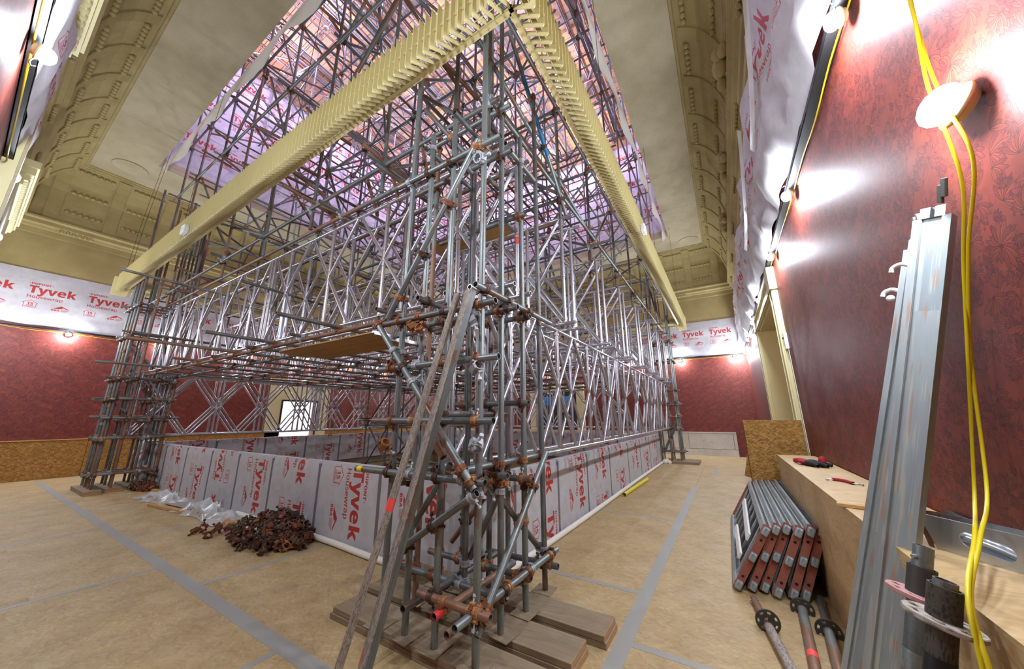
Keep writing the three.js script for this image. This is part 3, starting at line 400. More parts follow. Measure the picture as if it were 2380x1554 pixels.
function couplers(parent, set, maxNear, skip = 0) {
  const found = [], w = V(0, 0, 0);
  for (let i = 0; i < set.length; i++) for (let j = i + 1; j < set.length; j++) {
    const A = set[i], B = set[j], b = A.d.dot(B.d); if (Math.abs(b) > .95) continue;
    w.copy(A.a).sub(B.a); const d = A.d.dot(w), e = B.d.dot(w), den = 1 - b * b, s = (b * e - d) / den, t = (e - b * d) / den;
    if (s < .01 || t < .01 || s > A.L - .01 || t > B.L - .01) continue;
    const p = A.a.clone().addScaledVector(A.d, s), q = B.a.clone().addScaledVector(B.d, t), D = p.distanceTo(q); if (D > .085 || D < .01) continue;
    found.push({ p, q, A, B, r: p.distanceTo(camera.position) });
  }
  found.sort((a, b) => a.r - b.r); const far = [];
  found.forEach((f, i) => {
    const n = f.q.clone().sub(f.p).normalize();
    if (i < maxNear) {
      const g = new THREE.Group(); g.name = 'coupler'; parent.add(g); g.position.copy(f.p).add(f.q).multiplyScalar(.5).sub(parent.position);
      const off = g.position.clone().add(parent.position), k = rnd(), J = JAW[k < .3 ? 0 : k < .62 ? 1 : k < .8 ? 2 : 3];
      for (const [pt, ax, to] of [[f.p, f.A.d, n], [f.q, f.B.d, n.clone().negate()]]) { const m = part(g, 'clamp', J, mt.couplers); jawMatrix(pt.clone().sub(off), rnd() < .5 ? ax : ax.clone().negate(), to).decompose(m.position, m.quaternion, m.scale); }
    } else for (const [pt, ax] of [[f.p, f.A.d], [f.q, f.B.d]]) { const g = jawFar.clone(); g.applyMatrix4(jawMatrix(pt.clone().sub(parent.position), ax, n)); far.push(paint(g, pick(['#8a5a3c', '#6a4836', '#a8704a', '#9a9c9e']))); }
  });
  if (far.length) { const m = part(parent, 'far_couplers', merge(far), mt.couplers); m.userData.kind = 'stuff'; }
  return found.length;
}
// ---- lattice beams: two chords, posts with collars, diagonals crossing at each post's middle
const postG = (() => { const l = [tubeGeo(1.4, 12, false)]; const P = []; const cyl = (y, h, r) => { const g = new THREE.CylinderGeometry(r, r, h, 12); g.translate(0, y, 0); return g; }; l[0].scale(R0 * .97, 1, R0 * .97); l.push(cyl(.07, .018, .03), cyl(-.07, .018, .03), cyl(.0, .07, .0285), cyl(-.46, .02, .031), cyl(.46, .02, .031)); return merge(l); })();
const diagG = tubeGeo(1.4, 10, false);
function beam(label, group, origin, dir, n, pitch, depth, { ext = .09, twin = 4, cat = 'lattice beam' } = {}) { // dir 'x' runs to -x, 'z' runs to -z
  const t = thing('lattice_beam', label, cat, origin, group); const o = V(...origin), u = dir === 'x' ? V(-1, 0, 0) : V(0, 0, -1), L = n * pitch, P = (s, y) => o.clone().addScaledVector(u, s).add(V(0, y, 0));
  for (const y of [0, depth]) tube(t, 'chord', P(-ext, y), P(L + ext, y), mt.alu);
  const post = (s) => { const m = part(t, 'post', postG, pick([mt.alu, mt.alu, mt.aluB])); m.position.copy(P(s, depth / 2)).sub(t.position); m.scale.y = depth; };
  for (let k = 0; k < n; k++) { post((k + .5) * pitch); if (k % twin === 0) { post(k * pitch + .055); if (k) post(k * pitch - .055); } }
  post(L - .055);
  for (let k = 0; k < n; k++) for (const s of [-1, 1]) for (const y of [0, depth]) {
    const a = P((k + .5) * pitch + s * .5 * pitch - s * (.03 + ((k % twin === 0 && s < 0) || (k % twin === twin - 1 && s > 0) ? .05 : 0)), y), b = P((k + .5) * pitch, depth / 2);
    const m = part(t, 'diagonal', diagG, pick([mt.alu, mt.alu, mt.aluB])); const d = b.clone().sub(a), l = d.length(); m.position.copy(a).add(b).multiplyScalar(.5).sub(t.position); m.quaternion.setFromUnitVectors(UP, d.divideScalar(l)); m.scale.set(.0215, l, .0215);
  }
  return t;
}
const upY = 2.66, upD = 1.5, loY = 1.12, loD = 1.46;
const pairZ = [[-2.42, -2.72], [-3.9, -4.22], [-5.4, -5.72], [-6.9, -7.22], [-8.4, -8.72], [-9.9, -10.22], [-11.4, -11.72], [-12.75, -13.05]];
pairZ.forEach(([a, b], i) => { for (const z of [a, b]) { const bm = beam(i === 0 ? 'shiny aluminium lattice beam with X bracing above the timber platform and near hoarding' : 'shiny aluminium lattice beam with X bracing spanning high across the floor opening', i === 0 ? 'nearest pair of upper beams' : 'upper beams over the opening', [-1.55, upY, z], 'x', 9, 1.18, upD); if (!i) { const mk = part(bm, 'red_mark', new THREE.CylinderGeometry(.0243, .0243, .12, 12, 1, true), mt.redPaint); mk.position.set(-.055, z > -2.5 ? 1.0 : .62, 0); } } });
for (const x of [-1.72, -2.0]) beam('shiny aluminium lattice beam low above the right hand hoarding', 'lower beams over the right hoarding', [x, loY, -2.2], 'z', 10, 1.11, loD);
for (const x of [-11.75, -12.05, -12.35]) beam('shiny aluminium lattice beam low above the left end of the hoarding', 'lower beams over the left hoarding', [x, loY, -2.2], 'z', 10, 1.11, loD);
for (const z of [-13.3, -13.6]) beam('shiny aluminium lattice beam low above the far hoarding', 'lower beams over the far hoarding', [-1.75, loY, z], 'x', 9, 1.16, loD);

// ---- towers at the corners of the opening
const baseG = rb(.15, .006, .15, .002), padG = rb(.17, .006, .17, .002);
function tower(label, nm, stands, xs, zs, extra, near) {
  const t = thing(nm, label, 'scaffold', [stands[0][0], 0, stands[0][1]]), set = [];
  for (const [x, z, top, m] of stands) tube(t, 'standard', [x, .088, z], [x, top, z], m || steel(), { set, far: !near });
  for (const [x0, x1, y, z, m] of xs) tube(t, 'ledger', [x0, y, z], [x1, y, z], m || steel(), { set, far: !near });
  for (const [z0, z1, y, x, m] of zs) tube(t, 'transom', [x, y, z0], [x, y, z1], m || steel(), { set, far: !near });
  for (const [a, b, m] of extra) tube(t, 'brace', a, b, m || steel(), { set, far: !near });
  return [t, set];
}
{
  const A = mt.galvA, B = mt.galvB, G = mt.galvR, R = mt.rust;
  const st = [[-1.44, -1.91, 4.92, A], [-1.77, -1.91, 4.15, A], [-2.04, -1.91, 4.12, A], [-2.28, -1.91, 4.95, A], [-1.49, -2.25, 9.4, A], [-1.48, -2.58, 4.35, A], [-1.82, -2.26, 4.2, B], [-2.1, -2.26, 6.2, B], [-2.32, -2.26, 4.6, G], [-1.84, -2.6, 2.6, B], [-2.12, -2.6, 4.7, B], [-2.36, -2.58, 5.6, G], [-1.86, -2.93, 2.6, B], [-1.5, -2.95, 5.3, B]];
  const xs = [[-1.88, -1.3, .385, -1.86, G], [-2.55, -1.41, .325, -2.2, B], [-2.45, -1.4, .335, -2.53, B], [-2.66, -1.35, 1.1, -1.86, B], [-2.5, -1.4, 1.09, -2.2, A], [-2.45, -1.37, 1.02, -2.53, B], [-2.5, -1.29, 1.48, -1.86, B], [-2.48, -1.25, 1.9, -1.86, A], [-2.6, -1.28, 2.3, -1.86, B], [-2.55, -1.3, 2.35, -2.2, B], [-2.5, -1.37, 2.37, -2.53, B], [-2.42, -1.24, 3.67, -1.86, A], [-2.6, -1.35, 3.85, -2.2, B], [-2.5, -1.4, 3.4, -2.53, B], [-2.44, -1.4, 1.62, -2.53, B], [-2.4, -1.36, 4.36, -2.2, A], [-2.5, -1.35, .3, -2.9, B]];
  const zs = [[-1.75, -2.75, .29, -1.53, G], [-1.78, -2.7, .335, -1.66, G], [-1.75, -2.8, .33, -1.9, B], [-1.8, -3.3, 1.16, -1.535, A], [-1.8, -3.0, 1.05, -2.1, B], [-1.78, -3.0, 2.42, -1.4, A], [-1.8, -3.1, 2.44, -2.0, B], [-1.84, -2.6, 3.97, -2.09, B], [-1.92, -2.75, 4.27, -1.8, B], [-2.4, -2.9, 4.06, -1.49, A], [-1.86, -2.8, 1.53, -1.8, B], [-1.83, -2.9, 1.95, -2.33, G], [-1.7, -3.05, .37, -1.43, A]];
  const ex = [[[-2.4, 2.34, -1.84], [-1.45, 3.72, -1.84], A], [[-2.52, 2.31, -1.83], [-1.41, 1.06, -1.83], A], [[-2.14, .56, -1.84], [-1.4, 1.04, -1.84], B], [[-1.4, .27, -1.86], [-1.4, 1.2, -2.84], A], [[-2.5, .35, -2.15], [-1.9, 1.15, -2.15], B], [[-1.9, .3, -2.3], [-1.45, 1.1, -2.3], B], [[-1.55, .35, -3.0], [-1.55, 1.1, -2.1], B], [[-2.3, .4, -2.66], [-1.5, 1.3, -2.66], G], [[-1.54, 5.75, -2.47], [-1.54, 4.2, -3.95], A], [[-1.6, 5.1, -2.0], [-1.6, 4.5, -5.3], A], [[-2.7, 5.4, -2.33], [-1.5, 4.1, -2.33], B], [[-2.25, 4.6, -1.97], [-1.75, 3.85, -2.6], B]];
  const [t, set] = tower('galvanised steel corner tower of close tubes with leaning channels against it', 'scaffold_tower', st, xs, zs, ex, true);
  couplers(t, set, 150);
  // paint marks and loose clamps on the tower's tubes
  const ringB = (p, ax, h, mat, nm) => { const g = new THREE.CylinderGeometry(.0249, .0249, h, 14, 1, true); const m = part(t, nm, g, mat); m.position.set(...p).sub(t.position); m.quaternion.setFromUnitVectors(UP, V(...ax).normalize()); };
  ringB([-1.54, 5.1, -3.09], [0, 1.55, -1.48].map((v, i) => i === 1 ? -1.55 : v), .9, mt.blue, 'blue_paint'); ringB([-1.66, .335, -1.81], [0, 0, 1], .07, mt.redPaint, 'red_paint'); ringB([-2.6, 1.1, -1.86], [1, 0, 0], .06, mt.yellowBand, 'yellow_tape');
  ringB([-1.78, 1.35, -1.83], [1.11, -1.25, 0], .3, mt.rust, 'rust_patch'); ringB([-1.62, 1.29, -1.83], [1.11, -1.25, 0], .34, mt.endRed, 'red_primer');
  for (const [y, x, z] of [[1.32, -1.42, -1.86], [1.3, -2.33, -1.86], [1.84, -1.42, -1.85], [2.18, -1.48, -1.86], [2.2, -2.0, -1.85], [2.22, -2.1, -1.85], [3.55, -1.45, -1.86]]) { const m = part(t, 'open_clamp', JAW[3 - (x < -1.9 ? 1 : 0)], mt.couplers); m.position.set(x, y, z).sub(t.position); m.rotation.set(rr(0, 3), rr(0, 3), rr(0, 3)); m.scale.setScalar(1.3); }
  for (const [x, z] of st) { const p = part(t, 'base_pad', padG, mt.wood); p.position.set(x + rr(-.02, .02), .084, z + rr(-.02, .02)).sub(t.position); p.rotation.y = rr(-.12, .12); }
}
function genericTower(label, xs0, zs0, xo, zo, topMin, topMax) { // xo, zo: outward directions
  const st = [], xs = [], zs = [], ex = [];
  for (const x of xs0) for (const z of zs0) st.push([x + rr(-.02, .02), z + rr(-.02, .02), rr(topMin, topMax), steelDark()]);
  const X0 = Math.min(...xs0) - .12, X1 = Math.max(...xs0) + .15, Z0 = Math.min(...zs0) - .15, Z1 = Math.max(...zs0) + .12;
  for (const y of [.32, 1.08, 1.5, 1.92, 2.38, 3.4, 4.1]) { for (const z of zs0) if (rnd() < .7) xs.push([X0 + rr(-.05, .08), X1 + rr(-.08, .05), y + rr(-.03, .03), z + .05]); for (const x of xs0) zs.push([Z0 + rr(-.1, .2), Z1 + rr(-.2, .1), y + .05 + rr(-.02, .02), x + .05]); }
  for (let k = 0; k < 6; k++) { const z = pick(zs0) - .05, y = pick([.35, 1.1, 1.9, 2.5]); ex.push([[X0 + .2, y, z], [X1 - .2, y + rr(.7, 1.1), z]]); const x = pick(xs0) - .05; ex.push([[x, y, Z0 + .2], [x, y + rr(.7, 1.1), Z1 - .2]]); }
  const [t, set] = tower(label, 'scaffold_tower', st, xs, zs, ex, false); couplers(t, set, 60);
}
genericTower('galvanised steel tower of bundled tubes at the left end of the hoarding', [-11.45, -11.75, -12.05, -12.35], [-1.86, -2.15, -2.5, -2.8], -1, 1, 4.6, 7.5);
genericTower('galvanised steel tower of bundled tubes at the far right end of the hoarding', [-1.45, -1.75, -2.05], [-12.95, -13.25, -13.6], 1, -1, 4.6, 7.5);
genericTower('galvanised steel tower of bundled tubes at the far left corner of the opening', [-11.75, -12.15, -12.5], [-13.25, -13.6], -1, -1, 4.6, 7);

// ---- birdcage scaffold standing on the upper beams, up through the ceiling opening
{
  const t = thing('birdcage_scaffold', 'dense steel tube birdcage scaffold rising through the ceiling opening', 'scaffold', [-7, 4.1, -7.5]), set = [];
  const XS = [-1.62, -3.15, -4.7, -6.25, -7.8, -9.35, -10.9, -12.3], ZS = [-2.2, -3.82, -5.32, -6.82, -8.32, -9.82, -11.32, -12.95], LV = [4.4, 5.9, 7.5, 9.1, 10.6, 12.1, 13.3];
  const o = { far: true, set }, j = () => rr(-.06, .06);
  for (const x of XS) for (const z of ZS) { tube(t, 'standard', [x + j(), 4.12, z + j() * .3], [x + j() * .6, 13.5 + j(), z + j() * .3], steelDark(), { ...o, r: R0 }); }
  for (const y of LV) for (const z of ZS) tube(t, 'ledger', [XS[0] + rr(.15, .4), y + j(), z + .05], [XS[7] - rr(.1, .4), y + j(), z + .05], steelDark(), o);
  for (const y of LV) for (const x of XS) tube(t, 'transom', [x + .05, y + .06 + j(), ZS[0] + rr(.1, .3)], [x + .05, y + .06 + j(), ZS[7] - rr(.1, .4)], steelDark(), o);
  for (const z of ZS) for (let l = 0; l < 6; l++) for (let k = 0; k < 3; k++) { const i = Math.floor(rnd() * 7), s = rnd() < .5; const a = XS[i], b = XS[Math.min(7, i + (rnd() < .35 ? 2 : 1))]; tube(t, 'brace', [s ? a : b, LV[l] + rr(-.1, .25), z - .05], [s ? b : a, LV[l + 1] + rr(-.2, .2), z - .05], steelDark(), o); }
  for (const x of XS) for (let l = 0; l < 6; l++) for (let k = 0; k < 3; k++) { const i = Math.floor(rnd() * 7), s = rnd() < .5; const a = ZS[i], b = ZS[Math.min(7, i + (rnd() < .35 ? 2 : 1))]; tube(t, 'cross_brace', [x - .05, LV[l] + rr(-.1, .25), s ? a : b], [x - .05, LV[l + 1] + rr(-.2, .2), s ? b : a], steelDark(), o); }
  for (let k = 0; k < 110; k++) { const y = pick(LV.slice(1)) + .12 + j(), i = Math.floor(rnd() * 7), q = Math.floor(rnd() * 7), x = rr(XS[i], XS[i + 1]), z = rr(ZS[q], ZS[q + 1]); if (k % 2) tube(t, 'intermediate_transom', [x, y, Math.min(-1.9, z + rr(.8, 3))], [x, y, Math.max(-13.3, z - rr(.8, 3))], steelDark(), { far: true }); else tube(t, 'plan_brace', [Math.min(-1.4, x + rr(.8, 2)), y, Math.min(-1.9, z + rr(.5, 2))], [Math.max(-12.6, x - rr(.8, 2)), y, Math.max(-13.3, z - rr(.5, 2))], steelDark(), { far: true }); }
  for (let k = 0; k < 46; k++) { const x = rr(-12.5, -1.5); tube(t, 'deck_bearer', [x, 13.52, -1.95], [x + j(), 13.52, -13.4], steelDark(), { far: true }); }
  // short orange end pieces on the near face
  for (let k = 0; k < 26; k++) { const x = rr(-11, -1.6), y = rr(4.2, 8), z = -2.1; tube(t, 'put_log', [x, y, z + rr(.05, .3)], [x + rr(-.15, .15), y - rr(0, .1), z - rr(.2, .6)], mt.rust, { far: false }); }
  couplers(t, set, 290);
}
// ---- tubes slung under the upper beams, boards and the support in the well
{
  const t = thing('under_beam_scaffold', 'steel tubes slung crosswise beneath the upper lattice beams', 'scaffold', [-6.8, 2.3, -7.5]), set = [];
  const ends = { '-3.9': -1.6, '-5.5': -1.5, '-6.8': -1.05, '-10.05': -1.25 };
  for (const x of [-2.9, -3.9, -4.75, -5.5, -6.15, -6.8, -7.6, -8.4, -9.2, -10.05, -10.8, -11.4]) tube(t, 'transom', [x, 2.58, ends[x] ?? rr(-2.3, -1.9)], [x + rr(-.05, .05), 2.58 + rr(-.02, .02), -13.2], steelDark(), { set });
  for (const z of [-2.3, -2.85, -4.1, -5.6, -7.1, -8.6, -10.1, -11.6]) tube(t, 'ledger', [-2.5, 2.525, z], [-11.9, 2.525, z], pick([mt.galvR, mt.rust, mt.galvB]), { set });
  for (const [z, y] of [[-2.32, 4.22], [-2.82, 4.22], [-4.06, 4.22]]) tube(t, 'top_ledger', [-1.7, y, z], [-11.9, y, z], mt.galvR, { set });
  for (const [x, z0, y] of [[-8.5, -1.05, 4.0], [-6.2, -2.0, 3.6], [-9.3, -1.5, 3.1], [-4.2, -2.0, 4.28], [-3.0, -1.95, 4.28]]) tube(t, 'stub_tube', [x, y, z0], [x, y - .02, -3.3], steelDark(), { set });
  for (const [x, y, z] of [[-3.6, 4.3, -2.25], [-4.6, 4.35, -2.28], [-2.6, 4.5, -2.2], [-3.1, 4.3, -2.2]]) tube(t, 'short_tube', [x, y + .25, z], [x - .2, y - .05, z - .35], mt.rust);
  couplers(t, set, 120);
}
for (const [x0, x1, z, y] of [[-5.65, -3.4, -2.55, 2.5], [-5.72, -3.5, -2.79, 2.5], [-5.6, -3.45, -3.03, 2.5], [-3.9, -2.4, -4.05, 4.28], [-3.9, -2.4, -3.81, 4.28]]) { const m = one('scaffold_board', y < 3 ? 'timber scaffold board of the platform under the nearest beams' : 'timber scaffold board lying on the top tubes of the upper beams', 'board', rb(x1 - x0, .038, .225, .004), mt.woodPale, y < 3 ? 'boards of the timber platform' : 'boards on top of the beams'); m.position.set((x0 + x1) / 2, y - (y < 3 ? .02 : -.02), z); const e = part(m, 'end_band', bx((x1 - x0) / 2 - .05, (x1 - x0) / 2 + .002, -.0205, .0205, -.1135, .1135), mt.zincPlain); }
{
  const t = thing('well_support', 'rusty steel tube support with crossed braces standing inside the floor opening', 'scaffold', [-7.2, -4, -7.6]), set = [];
  const X = [-6.2, -7.2, -8.6, -9.6], Z = [-6.9, -8.3];
  for (const x of X) for (const z of Z) tube(t, 'standard', [x, -4, z], [x, 2.55, z], steelDark(), { set, far: true });
  for (const y of [.15, 1.25, 1.45, 2.45]) { for (const z of Z) tube(t, 'ledger', [-5.9, y, z + .05], [-9.9, y, z + .05], steelDark(), { set, far: true }); for (const x of X) tube(t, 'transom', [x + .05, y + .05, -6.6], [x + .05, y + .05, -8.6], steelDark(), { set, far: true }); }
  for (const z of Z) for (let i = 0; i < 3; i++) { const a = X[i], b = X[i + 1]; tube(t, 'brace', [a, 2.45, z - .05], [b, 1.35, z - .05], pick([mt.rust, mt.galvR]), { set, far: true }); tube(t, 'brace', [b, 1.35, z - .05], [a, .2, z - .05], steelDark(), { set, far: true }); tube(t, 'brace', [a, 1.35, z - .07], [b, .1, z - .07], steelDark(), { set, far: true }); }
  couplers(t, set, 60);
}
// ================================================================ WRAPPED GUARD ROUND THE FLOOR OPENING
{
  const t = thing('wrapped_hoarding', 'low hoarding wrapped in red-printed house wrap guarding the floor opening', 'hoarding', [HX1, 0, HZ1]), H = .93, T = .12, c = t.position;
  function panel(face, s0, s1, off, flip) { // a sheet from s0 to s1 along the face, bulging a little
    const w = Math.abs(s1 - s0) - .05, g = new THREE.BoxGeometry(w, H, T, 12, 10, 1), p = g.attributes.position, n = g.attributes.normal, u = g.attributes.uv;
    for (let i = 0; i < p.count; i++) {
      const x = p.getX(i), y = p.getY(i) + H / 2, z = p.getZ(i), e = Math.min(1, (w / 2 - Math.abs(x)) / .08);
      if (z > 0) p.setZ(i, z + e * .018 * (N16(s0 * .3 + x * .12, y * .2) + N32(x * .16 + s0, y * .13 + .3) - .7) - (y > H - .03 ? .015 : 0));
      let a = (H - y) / 1.02 + off, b = (x + w / 2) / 1.5 + .12; if (n.getY(i) > .5) { a = off - (T / 2 - z) / 1.02; } if (flip) { a = -a; b = 1.05 - b; } u.setXY(i, a, b);
    }
    g.computeVertexNormals(); g.translate(0, H / 2, -T / 2); const m = part(t, 'wrap_sheet', g, mt.wrap), mid = (s0 + s1) / 2;
    const st = part(t, 'joint_strip', rb(.055, H - .03, .012, .003), mt.strip);
    const put = (o, s, dy, dz) => { if (face === 'n') o.position.set(s - c.x, dy, HZ1 + dz - c.z); if (face === 'r') { o.position.set(HX1 + dz - c.x, dy, s - c.z); o.rotation.y = Math.PI / 2; } if (face === 'fi') o.position.set(s - c.x, dy, HZ0 + T + dz - c.z); if (face === 'li') { o.position.set(HX0 + T + dz - c.x, dy, s - c.z); o.rotation.y = Math.PI / 2; } };
    put(m, mid, 0, 0); put(st, s1, (H - .03) / 2, -.004);
  }
  const nx = [-2.13, -3.57, -4.84, -6.15, -7.34, -8.52, -9.84, -11.15, -12.6], no = [.3, .05, .55, .03, .4, .78, .5, .62]; for (let i = 0; i < 8; i++) panel('n', nx[i], nx[i + 1], no[i], i === 4);
  const rz = [-2.9, -3.42, -4.56, -5.72, -7.01, -8.47, -9.8, -11.1, -12.3, -13.1], ro = [.4, .5, .1, .35, .6, .2, .75, .45, .1]; for (let i = 0; i < 9; i++) panel('r', rz[i], rz[i + 1], ro[i], false);
  for (let i = 0; i < 8; i++) panel('fi', HX1 - .15 - i * 1.29, HX1 - .15 - (i + 1) * 1.29, rr(0, 1), false);
  for (let i = 0; i < 8; i++) panel('li', HZ1 - .15 - i * 1.25, HZ1 - .15 - (i + 1) * 1.25, rr(0, 1), false);
  part(t, 'corner_post', (() => { const g = rb(.16, .94, .16, .03); g.translate(-.06, .47, -.06); return g; })(), mt.wrap);
  // crumpled clear sheet taped over the left end
  const g = new THREE.BoxGeometry(.7, .98, .3, 10, 12, 4), p = g.attributes.position; for (let i = 0; i < p.count; i++) { const x = p.getX(i), y = p.getY(i), z = p.getZ(i); p.setXYZ(i, x + .12 * (N16(y * .4 + z, x * .3) - .5) + (y < 0 ? .08 : 0), y, z + .2 * (N16(x * .5, y * .33) - .4)); } g.computeVertexNormals(); const m = part(t, 'crumpled_end_wrap', g, mt.wrap); m.position.set(-12.72 - c.x, .49, HZ1 - .1 - c.z);
}
rebase(one('foam_roll', 'white foam strip lying along the foot of the near hoarding', 'foam strip', sweep([V(-2.2, .035, HZ1 + .06), V(-3.4, .035, HZ1 + .1), V(-4.4, .04, HZ1 + .06), V(-6.9, .035, HZ1 + .07)], .035, 40, 8), mt.foam));
rebase(one('foam_roll', 'long white foam strip along the foot of the right hoarding', 'foam strip', sweep([V(HX1 + .05, .035, -3.0), V(HX1 + .07, .035, -5.5), V(HX1 + .06, .04, -9), V(HX1 + .06, .035, -12.8)], .035, 50, 8), mt.foam));
rebase(one('foam_tube', 'short yellow foam tube lying beside the right hoarding', 'foam tube', sweep([V(-1.9, .036, -7.2), V(-1.88, .036, -8), V(-1.84, .036, -9.2)], .036, 12, 10), mt.yellowBand));
{ const l = []; for (const [x, y, z, s] of [[0, .05, 0, .09], [.08, .04, .05, .07], [-.05, .06, .08, .08], [.02, .1, .04, .06]]) { const g = new THREE.IcosahedronGeometry(s, 1); g.translate(x, y, z); l.push(g); } const m = one('foam_scrap', 'crumpled white scrap at the far foot of the right hoarding', 'scrap', merge(l), mt.foam); m.position.set(-1.9, 0, -12.85); }

// ================================================================ SOLE BOARDS
const sole = (x0, x1, y, z, w, lab, grp, ang = 0) => { const m = one('sole_board', lab, 'timber board', rb(x1 - x0, .039, w, .004), mt.wood, grp); m.position.set((x0 + x1) / 2, y + .0195, z); m.rotation.y = ang; part(m, 'end_grain', bx((x1 - x0) / 2 - .002, (x1 - x0) / 2 + .0015, -.018, .018, -w / 2 + .003, w / 2 - .003), mt.board); };
for (const [z, a, b] of [[-2.0, -2.82, -1.0], [-2.36, -2.9, -.97], [-2.73, -2.95, -.88]]) for (const y of [.001, .041]) sole(a + (y > .02 ? .02 : 0), b + (y > .02 ? -.01 : 0), y, z, .27, (y > .02 ? 'upper' : 'lower') + ' dusty timber sole board under the corner tower, ' + (z > -2.1 ? 'next to the leaning channel' : z > -2.5 ? 'middle of the three' : 'next to the wrapped hoarding'), 'sole boards under the corner tower', rr(-.01, .01));
for (const [x0, x1, z] of [[-12.55, -11.2, -1.86], [-12.6, -11.3, -2.16], [-12.5, -11.2, -2.5], [-12.5, -11.2, -2.8]]) for (const y of [.001, .041]) sole(x0, x1 - (y > .02 ? .05 : 0), y, z, .25, 'timber sole board under the bundled tower at the left hoarding end', 'sole boards under the left tower', rr(-.02, .02));
for (const z of [-12.95, -13.25, -13.6]) for (const y of [.001, .041]) sole(-2.2, -.95, y, z, .24, 'timber sole board under the far right tower', 'sole boards under the far right tower');
for (const z of [-13.25, -13.6]) for (const y of [.001, .041]) sole(-12.8, -11.5, y, z, .24, 'timber sole board under the far left tower', 'sole boards under the far left tower');

// ================================================================ LEANING CHANNELS AND TUBE AT THE CORNER TOWER
function basisAlong(o, a, b, normal) { const z = b.clone().sub(a), L = z.length(); z.normalize(); const x = normal.clone().addScaledVector(z, -normal.dot(z)).normalize(), y = z.clone().cross(x); tmpM.makeBasis(y.negate(), x, z); o.quaternion.setFromRotationMatrix(tmpM); o.position.copy(a); return L; }
function profileGeo(pts, L) { const s = new THREE.Shape(); pts.forEach(([x, y], i) => i ? s.lineTo(x, y) : s.moveTo(x, y)); const g = new THREE.ExtrudeGeometry(s, { depth: L, bevelEnabled: false }); const p = g.attributes.position, u = g.attributes.uv; for (let i = 0; i < p.count; i++) u.setXY(i, (p.getX(i) + p.getY(i)) * 5, p.getZ(i) / 2); return g; }
{
  const a = V(-2.11, .03, -1.462), b = V(-1.57, 2.38, -1.79), t = thing('scaffold_tube', 'mud-caked grey scaffold tube leaning against the corner tower', 'tube', [a.x, 0, a.z]); tube(t, 'pipe', a, b, mt.mud, { r: .0245 });
  const q = (f, h, nm, mat) => { const p = a.clone().lerp(b, f), m = part(t, nm, new THREE.CylinderGeometry(.0252, .0252, h, 14, 1, true), mat); m.position.copy(p).sub(t.position); m.quaternion.setFromUnitVectors(UP, b.clone().sub(a).normalize()); }; q(.4, .075, 'coral_mark', mt.coral);
  const a2 = V(-2.0, .02, -1.53), b2 = V(-1.475, 2.4, -1.79), n = V(-.35, .12, 1), c = thing('steel_channel', 'rusty mud-stained steel channel leaning against the corner tower', 'steel channel', [a2.x, 0, a2.z]);
  const L = a2.distanceTo(b2), w = .042, d = .05, k = .005, C = [[-w, 0], [w, 0], [w, -d], [w - k, -d], [w - k, -k], [-w + k, -k], [-w + k, -d], [-w, -d]];
  const m = part(c, 'web', profileGeo([[-w, -.004], [w - .005, -.004], [w - .005, 0], [-w, 0]], L), mt.mud); basisAlong(m, a2, b2, n); m.position.sub(c.position);
  const fl = part(c, 'flange', profileGeo([[w - .005, 0], [w, 0], [w, -d], [w - .005, -d]], L), mt.galvA); basisAlong(fl, a2, b2, n); fl.position.sub(c.position);
  const f2 = part(c, 'flange', profileGeo([[-w, -.004], [-w + .004, -.004], [-w + .004, -d], [-w, -d]], L), mt.galvB); basisAlong(f2, a2, b2, n); f2.position.sub(c.position);
  const up = a2.clone().lerp(b2, .8); const pr = part(c, 'red_primer', profileGeo([[w - .0055, .0005], [w + .0006, .0005], [w + .0006, -d], [w - .0055, -d]], L * .19), mt.endRed); basisAlong(pr, up, b2, n); pr.position.sub(c.position);
  const lo = a2.clone().lerp(b2, .03), cm = part(c, 'coral_mark', profileGeo([[w - .012, .0008], [w + .0008, .0008], [w + .0008, -d * .6], [w - .012, .0]], .09), mt.coral); basisAlong(cm, lo, b2, n); cm.position.sub(c.position);
}
// loose coupler and pipe stub on the floor right of the tower
// ================================================================ HEAP OF COUPLERS
const looseG = [0, 1, 2, 3].map(k => { const a = JAW[k].clone(), b = JAW[k].clone(); a.rotateY(Math.PI); b.rotateX(Math.PI / 2); b.translate(.062, 0, 0); const g = merge([a, b]); g.translate(-.03, 0, 0); return g; });
looseG.push((() => { const a = jawGeo('#6b4a34', '#4e392b', '#3c3028'), b = a.clone(); a.rotateY(Math.PI); b.rotateX(Math.PI / 2); b.translate(.062, 0, 0); const g = merge([a, b]); g.translate(-.03, 0, 0); return g; })(), (() => { const a = jawGeo('#8a5238', '#6e422f', '#4a3a30'), b = a.clone(); a.rotateY(Math.PI); b.rotateX(Math.PI / 2); b.translate(.062, 0, 0); const g = merge([a, b]); g.translate(-.03, 0, 0); return g; })());
function coupler(x, y, z, lab, grp, k) { const m = one('scaffold_coupler', lab, 'coupler', looseG[k], mt.couplers, grp); m.position.set(x, y, z); m.rotation.set(rr(0, 6.3), rr(0, 6.3), rr(0, 6.3)); m.scale.setScalar(1.25); return m; }
const kind = () => { const k = rnd(); return k < .42 ? 4 : k < .7 ? 5 : k < .82 ? 1 : k < .95 ? 0 : 3; };
for (let layer = 0; layer < 4; layer++) { const n = [96, 66, 40, 16][layer], s = [1, .8, .58, .34][layer]; for (let i = 0; i < n; i++) { const a = i * 2.39996, r = Math.sqrt((i + .5) / n) * s; coupler(-5.2 + Math.cos(a) * r * .74 + (layer > 1 ? .12 : 0) + rr(-.03, .03), .055 + layer * .068 + rr(-.012, .012), -2.48 + Math.sin(a) * r * .34 + rr(-.02, .02) - layer * .02, 'rusty brown scaffold coupler in the big heap beside the near hoarding', 'couplers in the big heap', kind()); } }
